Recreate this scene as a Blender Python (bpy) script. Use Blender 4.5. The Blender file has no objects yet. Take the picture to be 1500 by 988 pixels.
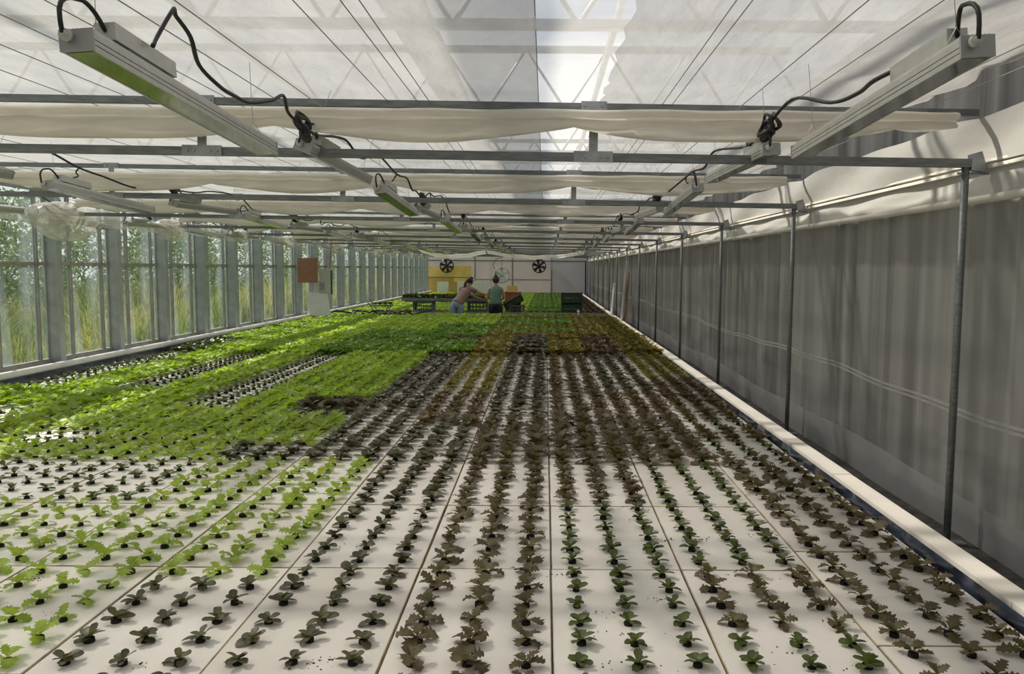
import bpy, math, random
import numpy as np
from mathutils import Matrix, Vector

# ------------------------------------------------------------------ camera, sky, sun, exposure
S = bpy.context.scene
COL = S.collection
cam_d = bpy.data.cameras.new('camera')
cam = bpy.data.objects.new('camera', cam_d); COL.objects.link(cam)
F_PX, PITCH, ROLL, CX, CY = 1172.0, .0856, .0067, 798.0, 494.0
cam_d.sensor_fit = 'HORIZONTAL'; cam_d.sensor_width = 36.0
cam_d.lens = 36.0 * F_PX / 1500.0
cam_d.shift_x = -(CX - 750.0) / 1500.0
cam_d.clip_start = .05; cam_d.clip_end = 400
cam.matrix_world = Matrix.Rotation(math.pi/2 - PITCH, 4, 'X') @ Matrix.Rotation(ROLL, 4, 'Z')
S.camera = cam

SUN = Vector((-.80, .45, 1.0)).normalized()
W = bpy.data.worlds.new('sky'); S.world = W; W.use_nodes = True
nt = W.node_tree; nt.nodes.clear()
wo = nt.nodes.new('ShaderNodeOutputWorld'); bg = nt.nodes.new('ShaderNodeBackground')
sky = nt.nodes.new('ShaderNodeTexSky'); sky.sky_type = 'NISHITA'; sky.sun_disc = False
sky.sun_elevation = math.asin(SUN.z); sky.sun_rotation = math.atan2(SUN.x, SUN.y)
sky.air_density = 1.0; sky.dust_density = 2.0
tcw = nt.nodes.new('ShaderNodeTexCoord'); nz = nt.nodes.new('ShaderNodeTexNoise')
nz.inputs['Scale'].default_value = 3.2; nz.inputs['Detail'].default_value = 6
mpw = nt.nodes.new('ShaderNodeMapping'); mpw.inputs['Scale'].default_value = (1, 1, 2.6)
rmp = nt.nodes.new('ShaderNodeValToRGB')
rmp.color_ramp.elements[0].position = .38; rmp.color_ramp.elements[1].position = .58
mxw = nt.nodes.new('ShaderNodeMix'); mxw.data_type = 'RGBA'
nt.links.new(tcw.outputs['Generated'], mpw.inputs[0]); nt.links.new(mpw.outputs[0], nz.inputs['Vector'])
nt.links.new(nz.outputs['Fac'], rmp.inputs[0]); nt.links.new(rmp.outputs[0], mxw.inputs['Factor'])
nt.links.new(sky.outputs[0], mxw.inputs['A']); mxw.inputs['B'].default_value = (8.5, 8.7, 9.0, 1)
nt.links.new(mxw.outputs['Result'], bg.inputs[0]); bg.inputs[1].default_value = .095
nt.links.new(bg.outputs[0], wo.inputs[0])

sl = bpy.data.lights.new('sun', 'SUN'); sl.energy = 5.4; sl.angle = math.radians(2.5); sl.color = (1, .93, .82)
so = bpy.data.objects.new('sun', sl); COL.objects.link(so)
so.rotation_euler = SUN.to_track_quat('Z', 'Y').to_euler()
so.location = (-10, 8, 14)
S.view_settings.view_transform = 'Standard'; S.view_settings.look = 'None'
S.view_settings.gamma = 1.0; S.view_settings.use_curve_mapping = False
S.view_settings.exposure = .42

# ------------------------------------------------------------------ helpers
rnd = random.Random(7)
PI = math.pi
def proj(X, Y, Z):
    d = Y*math.cos(PITCH) - Z*math.sin(PITCH); u = Z*math.cos(PITCH) + Y*math.sin(PITCH)
    if d < .05: return (-9e9, -9e9)
    a = F_PX*X/d; b = -F_PX*u/d
    return CX + a*math.cos(ROLL) - b*math.sin(ROLL), CY + a*math.sin(ROLL) + b*math.cos(ROLL)
def in_frame(X, Y, Z, m=25):
    x, y = proj(X, Y, Z); return -m < x < 1500+m and -m < y < 988+m

ORD = ['zeroth','first','second','third','fourth','fifth','sixth','seventh','eighth','ninth','tenth','eleventh','twelfth',
 'thirteenth','fourteenth','fifteenth','sixteenth','seventeenth','eighteenth','nineteenth','twentieth','twenty-first',
 'twenty-second','twenty-third','twenty-fourth','twenty-fifth','twenty-sixth','twenty-seventh','twenty-eighth','twenty-ninth','thirtieth']
for _t, _w in (('thirty','thirtieth'), ('forty','fortieth'), ('fifty','fiftieth'), ('sixty','sixtieth')):
    if _t != 'thirty': ORD.append(_w)
    ORD += [_t+'-'+w for w in ORD[1:10]]

class MB:
    def __init__(s): s.v = []; s.f = []; s.m = []; s.cm = 0
    def add(s, vs, fs):
        o = len(s.v); s.v += [tuple(v) for v in vs]
        s.f += [tuple(i+o for i in f) for f in fs]; s.m += [s.cm]*len(fs); return s
    def box(s, c, d, rot=None):
        hx, hy, hz = d[0]/2, d[1]/2, d[2]/2
        p = [Vector((x*hx, y*hy, z*hz)) for z in (-1,1) for y in (-1,1) for x in (-1,1)]
        if rot is not None: p = [rot @ q for q in p]
        c = Vector(c)
        return s.add([q+c for q in p], [(0,2,3,1),(4,5,7,6),(0,1,5,4),(2,6,7,3),(0,4,6,2),(1,3,7,5)])
    def tube(s, pts, r, n=8, cap=True, closed=False):
        pts = [Vector(p) for p in pts]; N = len(pts)
        rr = r if isinstance(r, (list, tuple)) else [r]*N
        o = len(s.v); prev = None; vs = []
        for i, p in enumerate(pts):
            if closed: t = pts[(i+1) % N] - pts[i-1]
            else: t = pts[min(i+1, N-1)] - pts[max(i-1, 0)]
            t = t.normalized() if t.length > 1e-9 else Vector((0,0,1))
            if prev is None:
                a = Vector((0,0,1)) if abs(t.z) < .9 else Vector((1,0,0))
                u = t.cross(a).normalized()
            else:
                u = prev - t*prev.dot(t); u = u.normalized() if u.length > 1e-6 else prev
            prev = u; w = t.cross(u)
            for k in range(n):
                an = 2*PI*k/n
                vs.append(p + (u*math.cos(an) + w*math.sin(an))*rr[i])
        fs = []
        for i in range(N if closed else N-1):
            j = (i+1) % N
            for k in range(n):
                l = (k+1) % n
                fs.append((i*n+k, i*n+l, j*n+l, j*n+k))
        if cap and not closed:
            fs.append(tuple(range(n-1, -1, -1))); fs.append(tuple((N-1)*n+k for k in range(n)))
        return s.add(vs, fs)
    def lathe(s, prof, n=16, c=(0,0,0), rot=None):
        vs = []; c = Vector(c)
        for r, z in prof:
            for k in range(n):
                q = Vector((r*math.cos(2*PI*k/n), r*math.sin(2*PI*k/n), z))
                vs.append((rot @ q if rot is not None else q) + c)
        fs = [(i*n+k, i*n+(k+1) % n, (i+1)*n+(k+1) % n, (i+1)*n+k) for i in range(len(prof)-1) for k in range(n)]
        return s.add(vs, fs)
    def grid(s, fn, nu, nv):
        vs = [fn(i/nu, j/nv) for i in range(nu+1) for j in range(nv+1)]
        fs = [(i*(nv+1)+j, (i+1)*(nv+1)+j, (i+1)*(nv+1)+j+1, i*(nv+1)+j+1) for i in range(nu) for j in range(nv)]
        return s.add(vs, fs)
    def extrude(s, outline, y0, y1):          # outline in xz, extruded along y
        n = len(outline)
        vs = [(x, y0, z) for x, z in outline] + [(x, y1, z) for x, z in outline]
        fs = [(k, (k+1) % n, n+(k+1) % n, n+k) for k in range(n)] + [tuple(range(n-1,-1,-1)), tuple(range(n, 2*n))]
        return s.add(vs, fs)
    def mesh(s, name, mats, smooth=False):
        me = bpy.data.meshes.new(name); me.from_pydata(s.v, [], s.f)
        for m in (mats if isinstance(mats, (list, tuple)) else [mats]): me.materials.append(m)
        if any(s.m): me.polygons.foreach_set('material_index', s.m)
        if smooth: me.polygons.foreach_set('use_smooth', [True]*len(s.f))
        me.update(); return me
    def build(s, name, mats, parent=None, smooth=False):
        return link(name, s.mesh(name, mats, smooth), parent)

def link(name, me, parent=None, loc=None, rz=None, sc=None):
    o = bpy.data.objects.new(name, me); COL.objects.link(o)
    if parent is not None: o.parent = parent
    if loc is not None: o.location = loc
    if rz is not None: o.rotation_euler = (0, 0, rz)
    if sc is not None: o.scale = (sc, sc, sc)
    return o
def tag(o, label=None, cat=None, group=None, kind=None):
    if label: o['label'] = label
    if cat: o['category'] = cat
    if group: o['group'] = group
    if kind: o['kind'] = kind
    return o
def empty(name, loc=(0,0,0), rz=0):
    o = bpy.data.objects.new(name, None); COL.objects.link(o); o.location = loc; o.rotation_euler = (0,0,rz)
    o.empty_display_size = .05; return o
def copy_tree(o, parent=None):
    c = o.copy(); COL.objects.link(c); c.parent = parent
    for ch in list(o.children): copy_tree(ch, c)
    return c

# ------------------------------------------------------------------ materials
def newmat(name):
    m = bpy.data.materials.new(name); m.use_nodes = True; t = m.node_tree; t.nodes.clear()
    o = t.nodes.new('ShaderNodeOutputMaterial'); return m, t, o
def noise_col(t, c1, c2, scale, stretch=(1,1,1), lo=.35, hi=.65, detail=4):
    tc = t.nodes.new('ShaderNodeTexCoord'); mp = t.nodes.new('ShaderNodeMapping'); n = t.nodes.new('ShaderNodeTexNoise')
    mp.inputs['Scale'].default_value = stretch; n.inputs['Scale'].default_value = scale; n.inputs['Detail'].default_value = detail
    r = t.nodes.new('ShaderNodeValToRGB')
    r.color_ramp.elements[0].position = lo; r.color_ramp.elements[1].position = hi
    r.color_ramp.elements[0].color = (*c1, 1); r.color_ramp.elements[1].color = (*c2, 1)
    t.links.new(tc.outputs['Object'], mp.inputs[0]); t.links.new(mp.outputs[0], n.inputs['Vector']); t.links.new(n.outputs['Fac'], r.inputs[0])
    return r.outputs[0], n.outputs['Fac']
def bump(t, fac, strength, dist=.01):
    b = t.nodes.new('ShaderNodeBump'); b.inputs['Strength'].default_value = strength; b.inputs['Distance'].default_value = dist
    t.links.new(fac, b.inputs['Height']); return b.outputs[0]
def pmat(name, c, rough=.6, metal=0, var=.12, scale=8, stretch=(1,1,1), bmp=0, c2=None, spec=.5):
    m, t, o = newmat(name); p = t.nodes.new('ShaderNodeBsdfPrincipled')
    c2 = c2 or tuple(min(1, x*(1+var)) for x in c); c1 = tuple(x*(1-var) for x in c)
    col, fac = noise_col(t, c1, c2, scale, stretch)
    t.links.new(col, p.inputs['Base Color'])
    p.inputs['Roughness'].default_value = rough; p.inputs['Metallic'].default_value = metal
    p.inputs['Specular IOR Level'].default_value = spec
    if bmp: t.links.new(bump(t, fac, bmp), p.inputs['Normal'])
    t.links.new(p.outputs[0], o.inputs[0]); return m
def cloth(name, c, trans=.5, through=0.0, var=.05, scale=3, stretch=(1,1,1), bmp=.25, bscale=None, tcol=None):
    """thin fabric or film: reflects, lets light through diffusely, and (through) a little straight"""
    m, t, o = newmat(name)
    d = t.nodes.new('ShaderNodeBsdfDiffuse'); tr = t.nodes.new('ShaderNodeBsdfTranslucent'); mx = t.nodes.new('ShaderNodeMixShader')
    col, fac = noise_col(t, tuple(x*(1-var) for x in c), c, scale, stretch)
    t.links.new(col, d.inputs[0])
    if tcol: tr.inputs[0].default_value = (*tcol, 1)
    else: t.links.new(col, tr.inputs[0])
    if bmp:
        nb = bump(t, fac, bmp, .03); t.links.new(nb, d.inputs['Normal']); t.links.new(nb, tr.inputs['Normal'])
    mx.inputs[0].default_value = trans
    t.links.new(d.outputs[0], mx.inputs[1]); t.links.new(tr.outputs[0], mx.inputs[2]); out = mx.outputs[0]
    if through > 0:
        tp = t.nodes.new('ShaderNodeBsdfTransparent'); m2 = t.nodes.new('ShaderNodeMixShader'); m2.inputs[0].default_value = through
        t.links.new(out, m2.inputs[1]); t.links.new(tp.outputs[0], m2.inputs[2]); out = m2.outputs[0]
    t.links.new(out, o.inputs[0]); return m
def film(name, tint, dirt, d_lo, d_hi, gloss=.06, rough=.12, scale=2, stretch=(1,1,1), lo=.35, hi=.7, trans=.5):
    """clear pane or film: tinted straight view, dirty veil that varies, faint mirror"""
    m, t, o = newmat(name)
    tp = t.nodes.new('ShaderNodeBsdfTransparent'); tp.inputs[0].default_value = (*tint, 1)
    d = t.nodes.new('ShaderNodeBsdfDiffuse'); d.inputs[0].default_value = (*dirt, 1)
    tr = t.nodes.new('ShaderNodeBsdfTranslucent'); tr.inputs[0].default_value = (*dirt, 1)
    dm = t.nodes.new('ShaderNodeMixShader'); dm.inputs[0].default_value = trans
    t.links.new(d.outputs[0], dm.inputs[1]); t.links.new(tr.outputs[0], dm.inputs[2])
    col, fac = noise_col(t, (d_lo,)*3, (d_hi,)*3, scale, stretch, lo, hi)
    mx = t.nodes.new('ShaderNodeMixShader'); t.links.new(col, mx.inputs[0])
    t.links.new(tp.outputs[0], mx.inputs[1]); t.links.new(dm.outputs[0], mx.inputs[2])
    g = t.nodes.new('ShaderNodeBsdfGlossy'); g.inputs['Roughness'].default_value = rough; g.inputs[0].default_value = (.9,.9,.9,1)
    m2 = t.nodes.new('ShaderNodeMixShader'); m2.inputs[0].default_value = gloss
    t.links.new(mx.outputs[0], m2.inputs[1]); t.links.new(g.outputs[0], m2.inputs[2])
    t.links.new(m2.outputs[0], o.inputs[0]); return m
def leafmat(name, base, tip, trans, tcol, rough=.45, var=.25):
    """base of the leaf to its tip by the attribute t; hue varies from plant to plant"""
    m, t, o = newmat(name)
    at = t.nodes.new('ShaderNodeAttribute'); at.attribute_name = 't'
    mx = t.nodes.new('ShaderNodeMix'); mx.data_type = 'RGBA'
    mx.inputs['A'].default_value = (*base, 1); mx.inputs['B'].default_value = (*tip, 1)
    t.links.new(at.outputs['Fac'], mx.inputs['Factor'])
    geo = t.nodes.new('ShaderNodeNewGeometry'); n = t.nodes.new('ShaderNodeTexNoise'); n.inputs['Scale'].default_value = 6.0
    t.links.new(geo.outputs['Position'], n.inputs['Vector'])
    mr = t.nodes.new('ShaderNodeMapRange'); mr.inputs[1].default_value = .3; mr.inputs[2].default_value = .7
    mr.inputs[3].default_value = 1-var; mr.inputs[4].default_value = 1+var; t.links.new(n.outputs['Fac'], mr.inputs[0])
    ml = t.nodes.new('ShaderNodeMix'); ml.data_type = 'RGBA'; ml.blend_type = 'MULTIPLY'; ml.inputs['Factor'].default_value = 1
    cb = t.nodes.new('ShaderNodeCombineColor')
    for i in range(3): t.links.new(mr.outputs[0], cb.inputs[i])
    t.links.new(mx.outputs['Result'], ml.inputs['A']); t.links.new(cb.outputs[0], ml.inputs['B'])
    p = t.nodes.new('ShaderNodeBsdfPrincipled'); p.inputs['Roughness'].default_value = rough; p.inputs['Specular IOR Level'].default_value = .35
    t.links.new(ml.outputs['Result'], p.inputs['Base Color'])
    tr = t.nodes.new('ShaderNodeBsdfTranslucent'); tm = t.nodes.new('ShaderNodeMix'); tm.data_type = 'RGBA'; tm.blend_type = 'MULTIPLY'; tm.inputs['Factor'].default_value = 1
    tm.inputs['B'].default_value = (*tcol, 1); t.links.new(ml.outputs['Result'], tm.inputs['A']); t.links.new(tm.outputs['Result'], tr.inputs[0])
    ms = t.nodes.new('ShaderNodeMixShader'); ms.inputs[0].default_value = trans
    t.links.new(p.outputs[0], ms.inputs[1]); t.links.new(tr.outputs[0], ms.inputs[2]); t.links.new(ms.outputs[0], o.inputs[0])
    return m

M = dict(
 foam=pmat('white_foam', (.84,.80,.73), .55, c2=(.90,.87,.81), scale=2.2, var=.05, spec=.3),
 foam_old=pmat('white_foam_worn', (.76,.72,.65), .6, c2=(.84,.80,.74), scale=1.5, var=.08, spec=.3),
 edge=pmat('stained_foam_edge', (.50,.42,.29), .7, scale=9, var=.35),
 ledge=pmat('ledge_board', (.80,.76,.69), .55, scale=2.5, var=.06, spec=.3),
 water=pmat('pond_water', (.05,.038,.02), .15, scale=3, var=.3),
 concrete=pmat('concrete', (.30,.29,.27), .85, scale=6, var=.2, bmp=.2),
 dirt=pmat('dark_soil', (.045,.042,.04), .9, scale=14, var=.5, bmp=.5),
 plug=pmat('peat_plug', (.014,.013,.013), .95, scale=90, var=.5, bmp=.6),
 liner=pmat('blue_black_liner', (.03,.04,.065), .22, scale=6, var=.4, bmp=.6),
 galv=pmat('galvanised_steel', (.30,.32,.33), .42, .75, scale=12, var=.18),
 galv_d=pmat('weathered_steel', (.19,.205,.21), .5, .4, scale=9, var=.2, stretch=(1,6,6)),
 post=pmat('painted_column', (.40,.43,.415), .55, scale=5, var=.14),
 frame=pmat('window_frame', (.34,.33,.29), .55, scale=6, var=.15),
 alu=pmat('lamp_housing', (.50,.50,.47), .42, .35, scale=20, var=.06),
 cap=pmat('lamp_end_cap', (.36,.365,.36), .45, .3, scale=20, var=.06),
 lens=pmat('lamp_lens', (.52,.54,.52), .08, .95, scale=30, var=.06),
 black=pmat('black_rubber', (.014,.016,.018), .5, scale=20, var=.2),
 gland=pmat('grey_gland', (.55,.55,.52), .5, scale=20, var=.1),
 wire=pmat('steel_wire', (.32,.32,.31), .4, .6, scale=20, var=.1),
 screen=cloth('shade_screen', (.80,.785,.765), .25, .15, .14, 5.0, (1.3,.45,1), 1.0),
 screen_sun_band=cloth('sun_band_screen', (.86,.84,.80), .44, .42, .06, 3.0, (.5,1.6,1), .8),  # clearer cloth added for the bright ceiling band and sun on the ledge
 bundle=cloth('folded_screen', (.90,.87,.80), .55, 0, .10, 5, (1,1,4), .5),
 valance=cloth('white_valance', (.62,.61,.575), .35, 0, .08, 3, (1,.5,1), .4),
 batten=pmat('cream_batten', (.66,.63,.55), .5, scale=4, var=.08),
 curtain=pmat('grey_curtain', (.27,.262,.255), .85, scale=1.4, stretch=(1,3.5,.12), var=.42, c2=(.44,.43,.415)),
 film=film('wall_film', (.9,.9,.9), (.62,.61,.60), .16, .30, .035, .2, 1.6, (1,1.5,.3)),
 skirt=film('skirt_film', (.8,.8,.8), (.66,.67,.68), .40, .55, .02, .3, 3, (1,.6,1)),
 seam=film('film_seam', (.9,.9,.9), (.72,.72,.71), .55, .75, .08, .2, 9),
 glass=film('dirty_glass', (.88,.90,.88), (.62,.70,.78), .03, .30, .04, .04, 1.3, (1,2.2,.28), .46, .80, .5),
 duct=film('duct_film', (.93,.93,.90), (.86,.83,.75), .16, .55, .10, .12, 5, (1,.6,1), .40, .66, .5),
 grass=leafmat('meadow_grass', (.17,.26,.06), (.62,.53,.26), .38, (1.2,1.1,.6), .6, .35),
 hedge=leafmat('hedge_leaf', (.07,.12,.04), (.17,.24,.08), .32, (1.3,1.3,.5), .5, .4),
 bark=pmat('bark', (.10,.08,.06), .9, scale=10, var=.3),
 turf=pmat('meadow_ground', (.12,.16,.05), .9, scale=2, var=.4),
 endw=cloth('end_sheet', (.66,.62,.59), .42, 0, .05, 1.2, (1,1,1), .15),
 endd=cloth('end_sheet_grey', (.56,.55,.56), .38, 0, .05, 1.2, (1,1,1), .15),
 sun_patch_w=cloth('white_sun_patch', (.93,.92,.91), .60, 0, .03, 2, (1,1,1), .1),  # white stands in for sunlight falling on the end wall
 yellow=pmat('yellow_board', (.85,.62,.17), .6, scale=2, var=.1),
 yellow2=pmat('ochre_door', (.60,.40,.10), .6, scale=2, var=.1),
 white=pmat('white_plastic', (.78,.78,.77), .45, scale=6, var=.04),
 hole=pmat('dark_hole', (.05,.05,.05), .9, scale=9, var=.1),
 fanb=pmat('black_fan', (.02,.021,.023), .45, scale=9, var=.2),
 fanw=pmat('pale_fan', (.55,.62,.60), .4, scale=9, var=.1),
 crate_g=pmat('dark_green_crate', (.018,.045,.026), .5, scale=7, var=.2),
 crate_s=pmat('slate_crate', (.10,.125,.13), .55, scale=7, var=.15),
 crate_o=pmat('rust_crate', (.36,.13,.05), .6, scale=7, var=.12),
 tray=pmat('grey_tray', (.17,.185,.19), .5, scale=7, var=.12),
 wood=pmat('brown_board', (.30,.14,.07), .6, scale=5, var=.12, stretch=(1,1,6)),
 plank=pmat('grey_plank', (.34,.31,.26), .8, scale=5, var=.2, stretch=(6,1,1)),
 skin=pmat('skin', (.50,.29,.20), .55, scale=6, var=.06),
 hair=pmat('dark_hair', (.035,.018,.012), .5, scale=20, var=.3, stretch=(1,1,6)),
 shirt=pmat('dusty_rose_cotton', (.31,.20,.185), .85, scale=12, var=.1),
 denim=pmat('light_denim', (.24,.33,.43), .8, scale=14, var=.12),
 teal=pmat('sage_cotton', (.16,.26,.22), .85, scale=12, var=.1),
 navy=pmat('navy_cotton', (.018,.02,.032), .8, scale=12, var=.15),
)
LM = dict(
 G=leafmat('light_green_leaf', (.44,.52,.14), (.27,.42,.05), .45, (1.35,1.30,.5), .45, .22),
 D=leafmat('dark_green_leaf', (.17,.21,.06), (.066,.090,.036), .22, (1.5,1.45,.5), .38, .20),
 P=leafmat('purple_green_leaf', (.16,.18,.065), (.080,.067,.056), .20, (1.5,1.3,.7), .42, .25),
 R=leafmat('red_brown_leaf', (.14,.15,.05), (.112,.073,.053), .25, (1.6,1.3,.6), .50, .25),
 O=leafmat('olive_leaf', (.23,.24,.06), (.20,.18,.045), .30, (1.5,1.25,.5), .5, .25),
 M=leafmat('mid_green_leaf', (.19,.30,.05), (.125,.25,.035), .34, (1.4,1.35,.5), .45, .25))

# ------------------------------------------------------------------ main dimensions (metres, eye at the origin, y runs down the house)
ZR = -1.38            # top of the rafts
RW, RL = .60, .986    # raft width and length
XR, YR = 1.836, 3.580 - .986
POND_R, POND_L = 1.84, -6.02
Y_AISLE0, Y_AISLE1 = 22.45, 23.75
Y_END, Y_BACK = 43.0, -3.2
Z_FLOOR = -1.95
BAY = 2.84; Y_TRUSS0 = 4.16; NTR = 14
Z_LOW, Z_UP, Z_SCR = .57, .822, .885
XW = 2.30             # film of the right wall

# ================================================================== SETTING
floor = MB().box((-2, 20, Z_FLOOR-.05), (10.5, 47.5, .1)).build('floor', M['concrete']); tag(floor, kind='structure', label='concrete aisle floor of the greenhouse', cat='floor')
for a, b in ((Y_BACK+.2, Y_AISLE0), (Y_AISLE1, Y_END-.25)):
    w = MB().box(((POND_L+POND_R)/2, (a+b)/2, -1.69), (POND_R-POND_L, b-a, .5)).build('pond_water', M['water'])
    tag(w, 'dark water in the %s pond under the rafts' % ('near' if a < 0 else 'far'), 'water', kind='structure')
side = MB().box((2.36, 19.9, -1.70), (.78, 46.2, .5)).build('floor', M['dirt']); tag(side, 'dark soil strip between right ledge and plastic wall', 'ground', kind='structure')
# right ledge: liner band and white boards
tr_ = empty('trim_1', (0, 0, 0)); tag(tr_, 'white boarded ledge with dark liner along the right of the pond', 'ledge', kind='structure')
def liner(x0, sgn):
    def f(u, v):
        y = Y_BACK+.2 + v*(Y_END-Y_BACK-.45)
        return (x0 + sgn*(.010*math.sin(y*9+u*3) + .008*math.sin(y*23+1.3*math.sin(y*3)+u*5))*math.sin(u*PI)**.5, y, -1.44 + u*.115)
    return f
MB().grid(liner(POND_R+.010, 1), 5, 900).build('liner', M['liner'], tr_, True)
y = Y_BACK+.3
while y < Y_END-.5:
    l = min(2.0, Y_END-.3-y)
    MB().box((POND_R+.096, y+l/2, -1.335+rnd.uniform(-.002,.002)), (.120, l-.006, .034)).build('board', M['ledge'], tr_); y += l
MB().box((POND_R+.10, 19.9, -1.41), (.10, 46, .12)).build('curb', M['concrete'], tr_)
# left ledge: dark face and round white pipe
tl = empty('trim_2', (0, 0, 0)); tag(tl, 'dark curb with round white pipe below the left windows', 'ledge', kind='structure')
MB().box((POND_L-.13, 19.9, -1.42), (.24, 46, .26)).build('curb', M['liner'], tl)
MB().tube([(POND_L-.07, Y_BACK+.2, -1.255), (POND_L-.07, Y_END-.3, -1.255)], .045, 14).build('pipe', M['white'], tl, True)
# aisle cheeks
for yy, nm in ((Y_AISLE0, 'near'), (Y_AISLE1, 'far')):
    pl = MB().box(((POND_L+POND_R)/2, yy + (.07 if nm == 'near' else -.03), -1.36), (POND_R-POND_L, .16 if nm == 'near' else .06, .10)).build('trim_3' if nm == 'near' else 'trim_4', M['plank'])
    tag(pl, 'grey plank edging the %s side of the cross aisle' % nm, 'plank', kind='structure')

# right wall: grey curtain behind clear film, skirt, seam, roll, valance
wr = empty('wall_right', (0,0,0)); tag(wr, kind='structure', label='plastic film wall over a grey curtain on the right', cat='wall')
def cur(u, v):
    y = Y_BACK + v*(Y_END-Y_BACK)
    w = .5+.5*math.sin(y*.63+1)
    return (2.52 + (.028*math.sin(y*13+2*math.sin(y*1.7)) + .018*math.sin(y*31+3*math.sin(y*.9)))*(.35+.65*w) , y, -1.46 + u*2.75)
MB().grid(cur, 2, 1400).build('curtain', M['curtain'], wr, True)
def flm(u, v):
    y = Y_BACK + v*(Y_END-Y_BACK)
    return (XW + .012*math.sin(y*2.1+u*2) + .006*math.sin(y*7+u*9), y, -1.45 + u*1.84)
MB().grid(flm, 6, 260).build('clear_film', M['film'], wr, True)
def skt(u, v):
    y = Y_BACK + v*(Y_END-Y_BACK)
    return (XW-.02 + .008*math.sin(y*3.3+u*2), y, -1.45 + u*(.235+.02*math.sin(y*1.3)))
MB().grid(skt, 3, 260).build('skirt', M['skirt'], wr, True)
for dz in (0, .028):
    def smf(u, v):
        y = Y_BACK + v*(Y_END-Y_BACK)
        return (XW-.014 + .012*math.sin(y*2.1+1), y, -.775+dz + u*.016 + .018*math.sin(y*1.1) + .008*math.sin(y*4.3))
    MB().grid(smf, 1, 300).build('weld_seam', M['seam'], wr, True)
MB().tube([(XW-.02, Y_BACK, .375), (XW-.02, Y_END, .375)], .022, 10).build('roll_tube', M['batten'], wr, True)
def band(u, v):
    y = Y_BACK + v*(Y_END-Y_BACK)
    return (XW-.012+.010*math.sin(y*5+u*4)*math.sin(u*PI), y, .39 + u*.14)
MB().grid(band, 4, 500).build('crinkled_film', M['valance'], wr, True)
MB().box((XW-.03, (Y_BACK+Y_END)/2, .535), (.02, Y_END-Y_BACK, .018)).build('batten', M['batten'], wr)
MB().box((XW-.03, (Y_BACK+Y_END)/2, .565), (.014, Y_END-Y_BACK, .012)).build('batten', M['batten'], wr)
def val(u, v):
    y = Y_BACK + v*(Y_END-Y_BACK)
    k = ((y-Y_TRUSS0)/BAY) % 1
    top = .80 + .018*math.sin(y*6)*.4 + .03*math.exp(-((k-.5)/.48)**8) - .03
    return (XW-.03 - .05*u + .012*math.sin(y*3+u*4), y, .555 + u*(top-.555))
MB().grid(val, 4, 420).build('valance', M['valance'], wr, True)
shade_slab = MB().box((2.35, 19.9, 1.32), (.9, 46.4, .08)).build('added_shade_slab', M['galv_d']); tag(shade_slab, 'added grey slab blocking sky light above the right wall', 'light blocker', kind='structure')  # unseen slab added to keep sky light out of the gap

# wall behind the viewer
wb = MB().box((-2, Y_BACK-.05, -.2), (8.9, .08, 3.4)).build('wall_back', M['endw']); tag(wb, 'pale sheeting closing the near end', 'wall', kind='structure')

# end wall
we = empty('wall_end', (0, Y_END, 0)); tag(we, 'pale sheeted end wall with steel frame and yellow boards', 'wall', kind='structure')
def epart(name, x0, x1, z0, z1, m, dy=0, th=.03):
    return MB().box(((x0+x1)/2, -dy, (z0+z1)/2), (x1-x0, th, z1-z0)).build(name, m, we)
epart('sheet', -6.4, -2.9, -1.95, 1.3, M['endw'])
epart('sheet', -2.9, .34, -1.95, 1.3, M['endw'])
epart('sheet', .34, 2.6, -1.95, 1.3, M['endd'])
epart('yellow_board', -6.25, -4.15, -.50, .06, M['yellow'], .03, .02)
epart('yellow_board', -4.9, -3.95, -.75, .10, M['yellow'], .05, .02)
epart('ochre_door', -6.25, -5.3, -1.45, -.52, M['yellow2'], .03, .02)
epart('ochre_door', -5.27, -4.5, -1.45, -.52, M['yellow2'], .03, .02)
for x in (-6.3, -3.75, -1.75, .34): epart('frame_post', x-.035, x+.035, -1.9, .9, M['galv'], .05, .05)
epart('frame_rail', -3.75, .34, -.635, -.59, M['galv'], .05, .04)
epart('frame_rail', -6.3, -3.75, -.53, -.49, M['galv_d'], .05, .04)
epart('frame_rail', -6.3, 2.4, .36, .42, M['galv_d'], .06, .05)
epart('corner_seal', 2.13, 2.19, -1.4, .38, M['black'], .05, .05)
br = MB().box((1.02, -.09, -.62), (.30, .01, 2.3), Matrix.Rotation(-.72, 3, 'Y')).build('diagonal_sun_patch', M['sun_patch_w'], we)  # patch of sunlight on the wall, made as a white strip

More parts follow.
